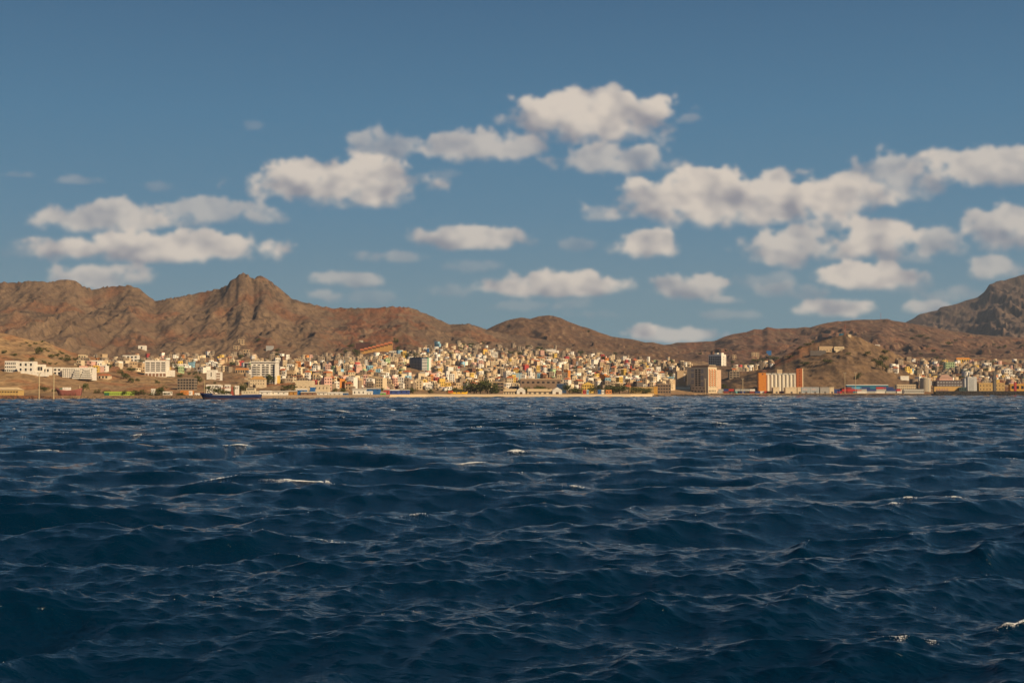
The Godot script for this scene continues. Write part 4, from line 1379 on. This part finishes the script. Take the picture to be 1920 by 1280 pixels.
	var rust := paint("balcony_orange", 0.50, 0.17, 0.06)
	var light := ho
	for f in 8:
		var y := h * (0.28 + f * 0.083)
		for b in 3:
			box(t, "balcony_recess", Vector3(0.4, h * 0.055, l * 0.15), Vector3(w * 0.5 + 0.1, y, l * (0.34 - b * 0.30)), rust)
			box(t, "balcony", Vector3(1.0, h * 0.022, l * 0.17), Vector3(w * 0.5 + 0.66, y - h * 0.024, l * (0.20 - b * 0.30)), light)
		for b in 2:
			box(t, "window", Vector3(w * 0.10, h * 0.055, 0.16), Vector3(w * (-0.06 + b * 0.15), y, l * 0.5), dark)
		for b in 2:
			box(t, "pale_panel", Vector3(w * 0.13, h * 0.07, 0.12), Vector3(w * (-0.24 + b * 0.46), y - h * 0.01, l * 0.5), pale if (f + b) % 3 else ho)
	for b in 6:
		box(t, "arch_window", Vector3(w * 0.08, h * 0.045, 0.16), Vector3(w * (-0.4 + b * 0.15), h * 0.05, l * 0.5), dark)
		if b < 5:
			box(t, "arch_window", Vector3(0.16, h * 0.07, l * 0.07), Vector3(w * 0.5 + 0.15, h * 0.05, l * (0.38 - b * 0.17)), dark)
			box(t, "window", Vector3(w * 0.06, h * 0.035, 0.16), Vector3(w * (-0.38 + b * 0.17), h * 0.17, l * 0.5), dark)
	box(t, "roof_storey", Vector3(w * 0.82, h * 0.055, l * 0.7), Vector3(w * 0.04, h, 0), mats["house_brown"])
	box(t, "roof_slab", Vector3(w * 0.6, 0.7, l * 0.8), Vector3(w * 0.2, h * 1.056, 0), light)
	box(t, "rear_wing", Vector3(w * 0.3, h * 0.9, l * 0.5), Vector3(w * 0.35, 0, -l * 0.75), paint("wing_pink", 0.58, 0.40, 0.28))
	# white tower behind
	var wd2 := 2180.0
	keep(1330, 1368, 1960.0, 240)
	t = corner_tower("white_tower", "white tower block with close rows of dark windows behind the hotel", "tower", 1332, 1353, 1363.5, 664.5, 702, wd2, white)
	w = t.get_meta("size_w"); h = t.get_meta("size_h"); l = t.get_meta("size_d")
	for f in 10:
		for b in 6:
			box(t, "window", Vector3(w * 0.125, h * 0.062, 0.12), Vector3(w * (-0.41 + b * 0.163), h * (0.1 + f * 0.083), l * 0.5), dark)
		box(t, "window", Vector3(0.16, h * 0.04, l * 0.14), Vector3(w * 0.5, h * (0.12 + f * 0.083), 0), dark)
		box(t, "balcony", Vector3(0.9, h * 0.018, l * 0.2), Vector3(w * 0.5 + 0.46, h * (0.1 + f * 0.083), -l * 0.36), white)
	for b in 2:
		box(t, "roof_hut", Vector3(w * 0.22, h * 0.09, l * 0.5), Vector3(w * (-0.02 + b * 0.33), h, 0), white)
	block("grey_frame_building", "grey concrete building with wide dark openings behind the hotel", "building", 1368, 1387, 697, 710, bare, {"floors": 3, "bays": 3, "fill_w": 0.7, "fill_h": 0.5, "depth": 12.0})
	block("ridge_house", "grey two-block house on the ridge behind the white tower", "house", 1410, 1424, 661, 671, beige, {"floors": 3, "bays": 3, "depth": 10.0})
	block("ridge_house", "small beige house on the ridge beside the white tower", "house", 1374, 1381, 666, 673, beige, {"floors": 2, "bays": 2})
	block("blue_shed", "small blue shed high on the fort hill's left flank", "shed", 1438, 1447, 658, 664, mats["shed_blue"], {"depth": 6.0})
	# grain silos
	var sd := 1752.0
	k = sd / F
	var orange := paint("silo_orange", 0.56, 0.205, 0.035, 0.8)
	var silo_m := paint("silo_white", 0.66, 0.60, 0.50, 0.85)
	var gy := 2.4
	t = thing("grain_silos", "row of eight white cylindrical grain silos with long top gallery", "silo", Vector3((1466.0 - 960.0) * k, gy, -sd - 5.0))
	var sr := 57.5 * k / 8.0 * 0.5
	for i in 8:
		var x := (-28.6 + 57.5 / 8.0 * (i + 0.5)) * k
		rod(t, "silo", sr * 0.93, 24.0, Vector3(x, -1.0, 0), silo_m)
		rod(t, "rear_silo", sr * 0.93, 24.0, Vector3(x, -1.0, -sr * 2.0), silo_m)
	box(t, "top_gallery", Vector3(57.0 * k, 2.0, sr * 3.6), Vector3(0, 23.02, -sr), mats["pale_metal"])
	for i in 4:
		box(t, "gallery_vent", Vector3(1.6, 0.8, 0.3), Vector3((-18.0 + i * 10.5) * k, 24.0, sr * 0.8), dark)
	box(t, "lift_head", Vector3(10.0 * k, 4.8, 5.0), Vector3(-2.5 * k, 25.03, -sr), beige)
	t = thing("silo_tower", "plain orange square tower at the left end of the white silos", "tower", Vector3((1429.5 - 960.0) * k, gy, -sd - 4.0))
	box(t, "wall", Vector3(14.0 * k, 26.2, 9.0), Vector3(0, -1.0, 0), orange)
	box(t, "opening", Vector3(2.6 * k, 1.2, 0.2), Vector3(0.8 * k, 23.0, 4.5), dark)
	box(t, "cap", Vector3(14.6 * k, 0.5, 9.6), Vector3(0, 25.202, 0), orange)
	t = thing("silo_tower", "taller orange tower with slit windows at the right end of the silos", "tower", Vector3((1501.5 - 960.0) * k, gy, -sd - 5.0), -0.32)
	box(t, "wall", Vector3(11.0 * k, 32.0, 8.0), Vector3(0, -1.0, 0), paint("silo_orange_red", 0.56, 0.165, 0.055, 0.8))
	box(t, "pale_side", Vector3(0.2, 30.8, 7.6), Vector3(5.5 * k, 0, 0), cream)
	for i in 8:
		box(t, "slit_window", Vector3(0.45, 1.7, 0.16), Vector3(0.6 * k, 2.5 + i * 3.6, 4.0), dark)
	# containers on the quay
	var cd := 1738.0
	var cl := [[1350, 0, "grey"], [1352, 1, "grey"], [1361, 1, "blue"], [1362, 0, "dark red"], [1371, 1, "red"], [1372, 0, "grey"], [1382, 0, "turquoise"], [1383, 1, "grey"], [1392, 0, "blue"], [1393, 1, "grey"], [1402, 1, "grey"], [1403, 0, "white"], [1410, 0, "dark red"], [1411, 1, "white"], [1420, 0, "blue"], [1430, 0, "white"], [1438, 0, "red"], [1446, 0, "ochre"]]
	for c in cl:
		container(c[0], cd + (c[0] % 3) * 3.0, c[1], c[2], 6.1, "in the short stacks left of the silos, %s" % ("upper tier" if c[1] else "lower tier"))
	var cr := [[1462, 0, "dark red", 6.1], [1466.5, 0, "blue", 6.1], [1566, 0, "blue", 12.2], [1566, 1, "blue", 12.2], [1574, 0, "red", 6.1], [1590, 0, "dark red", 12.2], [1588, 1, "red", 12.2], [1592, 2, "dark red", 12.2], [1606, 2, "light blue", 12.2], [1606, 1, "red", 12.2], [1616, 0, "white", 12.2], [1616, 1, "grey", 12.2], [1634, 1, "blue", 12.2], [1634, 0, "grey", 12.2], [1622, 2, "blue", 12.2], [1652, 2, "red", 12.2], [1652, 1, "grey", 12.2], [1650, 0, "white", 12.2], [1670, 0, "grey", 12.2], [1672, 1, "blue", 12.2], [1666, 2, "blue", 12.2], [1684, 1, "red", 6.1], [1686, 0, "white", 6.1]]
	for c in cr:
		var where := "in front of the orange silo tower" if c[0] < 1500 else "in the long stacks below the fort hill"
		container(c[0], cd + 2.0, c[1], c[2], c[3], "%s, %s" % [where, ["lowest tier", "middle tier", "top tier"][c[1]]])
	for s in [[1450, 1461, 727, 738, "cream warehouse with a teal mark left of the small containers"], [1473, 1494, 727, 738, "plain cream quay warehouse below the white silos"], [1495.5, 1502, 727, 738, "narrow cream quay building below the orange tower"], [1503, 1519, 727, 738, "pale grey quay warehouse with faded lettering"], [1519.5, 1536, 727, 738, "second pale grey quay warehouse with faded lettering"], [1538, 1555, 727, 738, "dull brown-grey quay warehouse"], [1555.5, 1564, 727, 738, "cream end building of the quay warehouses"]]:
		var mm: Material = cream
		if "grey" in s[4]: mm = paint("quay_grey", 0.33, 0.31, 0.29) if "brown" in s[4] else paint("quay_pale_grey", 0.36, 0.37, 0.38)
		var qb := block("quay_warehouse", s[4], "warehouse", s[0], s[1], s[2], s[3], mm, {"d": 1728.0, "depth": 12.0, "roof": "flat"})
		if "lettering" in s[4]:
			var qw: float = qb.get_meta("size_w")
			for i in 3:
				box(qb, "faded_sign", Vector3(qw * [0.5, 0.8, 0.65][i], 0.7, 0.06), Vector3(qw * [-0.1, 0.02, 0.05][i], 4.9 - i * 1.6, 6.0), paint("faded_print", 0.20, 0.25, 0.29) if i else mats["house_pale_pink"])
		box(qb, "gate", Vector3(2.4, 2.6, 0.14), Vector3(0.6, 0, 6.0), mats["house_dark_grey"])
	block("blue_roof_shed", "long low warehouse with teal blue wall band and white roof", "warehouse", 1588, 1666, 722, 736, paint("teal_band", 0.03, 0.15, 0.24), {"d": 1772.0, "depth": 10.0, "roof": "gable", "rise": 0.8, "roof_mat": white})
	# fort on the hill
	var fd := reach(1570, 662)
	k = fd / F
	t = thing("hill_fort", "cream ruined fort with two wings on the rocky hill", "fort", Vector3((1570.0 - 960.0) * k, EYE.y + (HORIZON - 662.0) / F * fd, -fd - 4.0))
	box(t, "lower_wall", Vector3(26.0 * k, 5.0 * k + 3.0, 8.0), Vector3(11.0 * k, -3.0, 0), cream)
	rod(t, "round_bastion", 2.4 * k, 5.4 * k + 3.0, Vector3(24.0 * k, -3.0, 0.5), cream)
	box(t, "upper_wing", Vector3(19.0 * k, 7.0 * k, 8.0), Vector3(6.0 * k, 5.0 * k + 0.02, -5.0), cream)
	box(t, "left_wing", Vector3(26.0 * k, 6.0 * k + 4.0, 7.0), Vector3(-18.0 * k, 2.0 * k, -7.0), beige)
	box(t, "dark_rampart", Vector3(30.0 * k, 4.5 * k + 4.0, 4.0), Vector3(-34.0 * k, -4.0 + 0.5 * k, -2.0), mats["house_dark_grey"])
	for i in 6:
		box(t, "window", Vector3(1.3 * k, 1.6 * k, 0.2), Vector3((-0.5 + i * 2.6) * k, 8.0 * k, -1.0), dark)
		box(t, "crenel", Vector3(1.4 * k, 0.8 * k, 1.0), Vector3((-1.5 + i * 3.1) * k, 12.0 * k + 0.03, -1.6), cream)
		if i < 4:
			box(t, "window", Vector3(1.6 * k, 1.8 * k, 0.2), Vector3((-28.0 + i * 6.0) * k, 4.6 * k, -3.5), dark)
	block("hill_hut", "small pale hut just below the top of the fort hill", "hut", 1591, 1597, 628, 632, cream, {"depth": 5.0})
	block("hill_hut", "dark teal shed on the very top of the fort hill", "hut", 1575, 1583, 626.5, 629, mats["teal_band"], {"depth": 4.0})
	block("white_shed", "long white shed with dark eaves on the fort hill's right shoulder", "shed", 1636, 1651, 647, 650.5, white, {"depth": 6.0, "roof": "gable", "rise": 0.7, "roof_mat": white})
	pole("radio_mast", "thin red and white radio mast on top of the fort hill", "mast", 1585.5, 608, 2035.0, false, paint("mast_red", 0.42, 0.16, 0.12))
	pole("radio_mast", "thin radio mast on the flat ridge beyond the fort hill", "mast", 1653, 586, 3890.0, false, mats["mast_red"])
	for s in [[73, 700, 1006.0, "tall cream lamp mast at the boatyard, left of the pink hull"], [100.5, 703, 1006.0, "slightly shorter cream lamp mast beside the pink hull"], [1322.5, 711, 1735.0, "grey lamp mast in front of the tall beige hotel"], [1393, 711, 1735.0, "grey lamp mast in front of the dark cliff"], [1584.5, 700, 1733.0, "cream lamp mast left end of the long container stacks"], [1604.5, 699, 1731.0, "cream lamp mast amid the long container stacks"]]:
		pole("lamp_mast", s[3], "lamp mast", s[0], s[1], s[2], true, paint("mast_cream", 0.50, 0.40, 0.25), "lamp masts of the harbour")
	# right-hand harbour
	var rd := 1790.0
	k = rd / F
	t = thing("storage_tank", "pale concrete storage tank with a ladder", "tank", Vector3((1738.0 - 960.0) * k, 2.4, -rd - 6.0))
	rod(t, "shell", 10.0 * k, 28.0 * k, Vector3(0, -0.5, 0), paint("tank_concrete", 0.42, 0.36, 0.28))
	rod(t, "rim", 10.3 * k, 0.8 * k, Vector3(0, 28.0 * k - 0.49, 0), mats["pale_metal"])
	box(t, "ladder", Vector3(0.6, 26.0 * k, 0.4), Vector3(3.0 * k, 0, 9.8 * k), mats["pale_metal"])
	t = thing("storage_tank", "lower brownish storage tank beside the pale one", "tank", Vector3((1722.0 - 960.0) * k, 2.4, -rd - 20.0))
	rod(t, "shell", 8.0 * k, 27.0 * k, Vector3(0, -0.5, 0), paint("tank_brown", 0.25, 0.19, 0.145))
	rod(t, "rim", 8.2 * k, 0.7 * k, Vector3(0, 27.0 * k - 0.49, 0), mats["tank_brown"])
	block("harbour_office", "long low cream harbour office with dark windows near the tanks", "office", 1682, 1718, 722, 731, cream, {"d": 1768.0, "depth": 10.0, "floors": 2, "bays": 10})
	block("harbour_office", "pale concrete quay office with small square windows", "office", 1695, 1733, 731, 738, mats["pale_metal"], {"d": 1726.0, "depth": 8.0, "floors": 1, "bays": 10, "fill_w": 0.4})
	block("white_tank_house", "white rounded house on the slope left of the storage tanks", "house", 1689, 1705, 706, 714, white, {"depth": 10.0})
	var pink_roof := paint("roof_pink_brown", 0.36, 0.22, 0.17)
	block("domed_hall", "hall with grey-pink hipped roof and salmon wall behind the breakwater", "hall", 1762, 1788, 709, 714, mats["house_pale_pink"], {"d": 1900.0, "depth": 16.0, "roof": "hip", "hip": 6.0, "rise": 5.0, "roof_mat": pink_roof})
	keep(1762, 1788, 1900, 18)
	t = block("grid_hall", "dark grey hall with white framed window grid behind the breakwater", "hall", 1757, 1805, 714, 725, paint("hall_purple_grey", 0.11, 0.09, 0.095), {"d": 1850.0, "depth": 14.0, "floors": 2, "bays": 9, "fill_w": 0.6, "fill_h": 0.35, "glass": mats["quay_pale_grey"]})
	keep(1757, 1805, 1850, 16)
	t = block("quay_wall_building", "long ochre wall building with zigzag gables on the breakwater", "building", 1752, 1803, 724.5, 733, paint("quay_ochre", 0.52, 0.33, 0.12), {"d": 1745.0, "depth": 5.0, "roof": "none"})
	w = t.get_meta("size_w")
	for i in 5:
		var zg := mesh_node("zigzag_panel", gable_mesh(2.8, 3.6, 0.3, false), pink_roof, t)
		zg.position = Vector3(-w * 0.5 + 3.4 + i * 3.2, 0.3, 2.66)
	t = block("silver_silo_building", "grey square silo building with a vent stack on the quay", "silo", 1815, 1832, 708, 734, paint("silver_wall", 0.50, 0.50, 0.50), {"d": 1748.0, "depth": 11.0})
	w = t.get_meta("size_w"); h = t.get_meta("size_h")
	box(t, "side_bay", Vector3(5.0 * rd / F, h * 0.97, 8.0), Vector3(-w * 0.5 - 2.4 * rd / F, 0, 0), mats["silver_wall"])
	box(t, "vertical_panel", Vector3(w * 0.55, h * 0.86, 0.14), Vector3(-w * 0.1, 1.0, 5.5), mats["quay_pale_grey"])
	rod(t, "vent_stack", 0.7, 5.0, Vector3(-w * 0.2, h, 0), mats["pale_metal"])
	block("quay_wall_building", "long tan quay building with row of dark square windows", "building", 1836, 1884, 719, 733, mats["tan_wall"], {"d": 1760.0, "depth": 8.0, "floors": 2, "bays": 8, "fill_w": 0.3, "fill_h": 0.3})
	block("quay_wall_building", "orange and tan shed by the red gate post", "shed", 1895, 1940, 721, 733, mats["ochre_wall"], {"d": 1760.0, "depth": 8.0, "floors": 1, "bays": 5})
	t = block("control_tower", "slim dark grey tower standing on the breakwater", "tower", 1863.5, 1868.5, 698, 734, paint("tower_slate", 0.13, 0.115, 0.105), {"d": 1740.0, "depth": 3.4})
	box(t, "cabin", Vector3(4.4, 3.0, 4.4), Vector3(0, 15.0, 0), mats["tower_slate"])
	block("gate_post", "stout red gate post on the breakwater quay", "post", 1902.5, 1906.5, 718, 733, mats["house_red"], {"d": 1742.0, "depth": 2.5})
	block("teal_boat_shed", "small dark teal shed by the silver silo building", "shed", 1799, 1812, 727, 733, paint("dark_teal", 0.05, 0.085, 0.09), {"d": 1741.0, "depth": 4.0, "floors": 1, "bays": 3})
	block("orange_villa", "ochre villa with bright orange roofs on a stone terrace", "villa", 1794, 1822, 673, 681, yellow, {"floors": 1, "bays": 6, "roof": "hip", "hip": 3.0, "rise": 2.6, "roof_mat": paint("roof_orange", 0.62, 0.24, 0.04)})
	block("stone_terrace", "long grey stone terrace below the orange-roofed villa", "wall", 1793, 1824, 681, 686, beige, {"d": reach(1808, 687) - 4.0, "depth": 4.0, "roof": "none"})
	block("green_house", "pale green house with white right edge below the yellow house", "house", 1774, 1791, 680, 694, mats["house_pale_green"], {"floors": 3, "bays": 4, "fill_w": 0.6})
	block("yellow_house", "bright yellow house above the pale green house", "house", 1768, 1778, 676, 684, yellow, {"floors": 2, "bays": 2, "fill_w": 0.3})
	block("white_gable_house", "tall white house with steep gable at the breakwater's inner end", "house", 1884, 1899, 694, 707, white, {"floors": 3, "bays": 3, "roof": "gable_front", "rise": 3.2, "roof_mat": white})
	block("white_house", "low white L-shaped house on the slope above the quay", "house", 1846, 1860, 681, 688, white, {"floors": 1, "bays": 3})
	block("white_house", "low white house right of the L-shaped one", "house", 1866, 1880, 685, 691, white, {"floors": 1, "bays": 3})
	# left shore
	block("boatyard_shed", "long yellow boatyard shed with curved roof and dark openings", "shed", -30, 34, 731, 745, paint("boatyard_yellow", 0.50, 0.34, 0.13), {"d": 1030.0, "depth": 12.0, "floors": 2, "bays": 12, "fill_w": 0.6, "fill_h": 0.3, "roof": "hip", "hip": 3.0, "rise": 2.0, "roof_mat": mats["roof_cream"]})
	t = block("green_building", "long lime green building with dark green door end by the shore", "building", 195, 246, 736, 745, paint("lime_green", 0.34, 0.46, 0.08), {"d": 1034.0, "depth": 9.0, "floors": 2, "bays": 14, "fill_w": 0.6, "fill_h": 0.25})
	w = t.get_meta("size_w")
	box(t, "dark_green_end", Vector3(3.6, 3.4, 0.2), Vector3(-w * 0.5 + 1.9, 0, 4.5), paint("dark_green", 0.03, 0.13, 0.07))
	for s in [[0, 20, "red"], [22, 40, "pale_pink"], [46, 74, "pale_pink"]]:
		block("boatyard_fence", "%s painted boatyard wall panel by the water, %s" % [s[2].replace("_", " "), ["first", "second", "third"][[0, 22, 46].find(s[0])]], "wall", s[0], s[1], 743, 746.5, mats["house_" + s[2]], {"d": 1018.0, "depth": 0.8, "roof": "none"})
	for s in [[283, 289, 731, 734], [305, 320, 736, 740], [354, 358, 735, 740], [365, 372, 739, 743], [408, 415, 724, 729], [421, 430, 723, 729], [386, 412, 723, 727], [440, 446, 725, 731]]:
		block("shore_hut", "small white hut among the shore trees left of the ship" if s[0] < 375 else "small white hut behind the moored blue ship", "hut", s[0], s[1], s[2], s[3], white, {"d": 1062.0 if s[2] > 730 else 1100.0, "depth": 5.0, "floors": 1, "bays": 2, "fill_w": 0.4, "group": "white huts along the left shore"})

# ---------------------------------------------------------------- shore: sand, quay stones, breakwater
func build_shore() -> void:
	var st := SurfaceTool.new()
	st.begin(Mesh.PRIMITIVE_TRIANGLES)
	var steps := 160
	for i in steps:
		var ua := 728.0 + (1226.0 - 728.0) * i / steps
		var ub := 728.0 + (1226.0 - 728.0) * (i + 1) / steps
		for j in 8:
			var oa := -4.0 + j * 3.4
			var ob := oa + 3.4
			var q: Array = []
			for e in [[ua, oa], [ub, oa], [ub, ob], [ua, ob]]:
				var d: float = poly(SHORE, e[0]) + e[1]
				q.append(Vector3((e[0] - 960.0) / F * d, ground_at(e[0], d) + 0.12 * smoothstep(-4.0, 4.0, e[1]), -d))
			quad(st, q[0], q[1], q[2], q[3])
	st.generate_normals()
	var o := mesh_node("sand_beach", st.commit(), paint("sand", 0.62, 0.47, 0.29, 0.95), self)
	tag(o, "narrow pale sand beach along the middle of the shore", "beach", "", "structure")
	# dark boulders along the quay and the mole
	var g := RandomNumberGenerator.new()
	g.seed = 8
	var rock := SurfaceTool.new()
	rock.begin(Mesh.PRIMITIVE_TRIANGLES)
	for i in 4200:
		var u := g.randf_range(1225, 1990)
		var mole := u > 1752.0
		var d := poly(SHORE, u) + g.randf_range(-4.0, 7.0)
		var y := ground_at(u, d)
		var r := g.randf_range(0.5, 1.2)
		if mole:
			d = 1700.0 + g.randf_range(0.0, 10.0)
			y = (d - 1700.0) * 0.42 - 0.4
			r = g.randf_range(0.7, 1.5)
		boulder(rock, Vector3((u - 960.0) / F * d, y, -d), r, g)
	for i in 1500:
		var u := g.randf_range(-60, 730)
		var d := poly(SHORE, u) + g.randf_range(-3.0, 9.0)
		boulder(rock, Vector3((u - 960.0) / F * d, ground_at(u, d), -d), g.randf_range(0.25, 0.6), g)
	rock.generate_normals()
	o = mesh_node("shore_boulders", rock.commit(), paint("basalt", 0.042, 0.036, 0.033, 0.95), self)
	tag(o, "dark boulders piled along the quay edge and the breakwater", "boulders", "", "stuff")
	var k := 1714.0 / F
	var t := thing("breakwater", "long dark stone breakwater wall along the right harbour", "breakwater", Vector3((1875.0 - 960.0) * k, 0, -1716.0))
	box(t, "core", Vector3(240.0 * k, 6.6, 9.0), Vector3(0, -2.0, -1.0), mats["basalt"])
	for i in 24:
		box(t, "parapet_block", Vector3(9.7 * k, 0.7, 1.2), Vector3((-115.0 + i * 10.0) * k, 4.602, 2.6), mats["basalt"])
	# low stone sea wall from the ship to the sand
	t = thing("sea_wall", "low tan stone sea wall between the ship and the sand", "wall", Vector3.ZERO)
	for i in 22:
		var ua := 488.0 + i * 11.0
		var ub := ua + 11.0
		var pa := Vector3((ua - 960.0) / F * (poly(SHORE, ua) + 6.0), 0, -(poly(SHORE, ua) + 6.0))
		var pb := Vector3((ub - 960.0) / F * (poly(SHORE, ub) + 6.0), 0, -(poly(SHORE, ub) + 6.0))
		var mid := (pa + pb) * 0.5
		box(t, "wall_segment", Vector3(pa.distance_to(pb) * 1.0 - 0.05, 3.6, 1.4), Vector3(mid.x, -1.0, mid.z), mats["house_bare_concrete"], atan2(-(pb.z - pa.z), pb.x - pa.x))

func boulder(st: SurfaceTool, p: Vector3, r: float, g: RandomNumberGenerator) -> void:
	var top := p + Vector3(g.randf_range(-0.2, 0.2), r * g.randf_range(0.6, 0.95), g.randf_range(-0.2, 0.2))
	var ring: Array = []
	var a0 := g.randf() * TAU
	for i in 5:
		var a := a0 + TAU * i / 5.0
		ring.append(p + Vector3(cos(a), g.randf_range(-0.1, 0.35), sin(a)) * r * g.randf_range(0.8, 1.15))
	for i in 5:
		tri(st, top, ring[(i + 1) % 5], ring[i])
		tri(st, ring[i], ring[(i + 1) % 5], p - Vector3(0, r * 0.6, 0))

func build_place() -> void:
	for c in HOUSE_COLORS:
		paint("house_" + c[0].replace(" ", "_"), c[1], c[2], c[3], 0.9)
	paint("dark_window", 0.022, 0.022, 0.026, 0.25, false)
	paint("brown_door", 0.11, 0.06, 0.035, 0.8)
	paint("terracotta", 0.42, 0.135, 0.055, 0.9)
	paint("pale_metal", 0.48, 0.46, 0.42, 0.6)
	paint("sheet_roof", 0.50, 0.44, 0.35, 0.7)
	paint("tank_dark", 0.03, 0.03, 0.035, 0.6)
	paint("tank_white", 0.7, 0.7, 0.68, 0.6)
	for s in [["grey", 0.36, 0.36, 0.34], ["blue", 0.022, 0.045, 0.17], ["dark_red", 0.20, 0.04, 0.035], ["red", 0.42, 0.03, 0.03], ["turquoise", 0.14, 0.42, 0.46], ["white", 0.66, 0.63, 0.57], ["ochre", 0.48, 0.24, 0.06], ["light_blue", 0.10, 0.36, 0.55]]:
		paint("steel_" + s[0], s[1], s[2], s[3], 0.65)
	container_mesh = make_container()
	build_shore()
	build_landmarks()
	build_ships()
	build_trees()
	build_houses()
	# measuring notes are no part of the things
	for c in get_children():
		for key in ["size_w", "size_h", "size_d"]:
			if c.has_meta(key): c.remove_meta(key)

func _ready() -> void:
	rng.seed = 20240
	var cam := Camera3D.new()
	cam.name = "camera"
	cam.fov = rad_to_deg(2.0 * atan(640.0 / F))
	cam.near = 0.5
	cam.far = 30000.0
	cam.position = EYE
	cam.rotation.x = atan(91.0 / F)
	add_child(cam)
	cam.current = true
	var env := Environment.new()
	env.background_mode = Environment.BG_SKY
	env.sky = build_sky()
	env.tonemap_mode = Environment.TONE_MAPPER_LINEAR
	env.tonemap_exposure = 1.25
	env.background_energy_multiplier = 0.92
	env.sdfgi_enabled = true
	env.ssao_enabled = true
	env.ssil_enabled = true
	env.fog_enabled = true
	env.fog_density = 0.00003
	env.fog_light_color = Color(0.75, 0.80, 0.88)
	var we := WorldEnvironment.new()
	we.name = "world_environment"
	we.environment = env
	add_child(we)
	var sun := DirectionalLight3D.new()
	sun.name = "sun"
	sun.light_energy = 1.6
	sun.light_color = Color(1.0, 0.89, 0.72)
	sun.light_angular_distance = 0.5
	sun.shadow_enabled = true
	add_child(sun)
	sun.look_at_from_position(SUN * 100.0, Vector3.ZERO)

	unit_box = BoxMesh.new()
	unit_cyl = CylinderMesh.new()
	unit_cyl.top_radius = 0.5
	unit_cyl.bottom_radius = 0.5
	unit_cyl.height = 1.0
	unit_cyl.radial_segments = 20
	unit_cyl.rings = 1
	grain = NoiseTexture2D.new()
	grain.width = 256
	grain.height = 256
	grain.seamless = true
	grain.noise = make_noise(3, 0.02, 4)
	var ramp := Gradient.new()
	ramp.colors = PackedColorArray([lin(0.62, 0.59, 0.55), lin(0.95, 0.94, 0.92), lin(1, 1, 1)])
	ramp.offsets = PackedFloat32Array([0.0, 0.45, 1.0])
	grain.color_ramp = ramp

	build_terrain()
	build_sea()
	build_foam_and_glints()
	build_place()
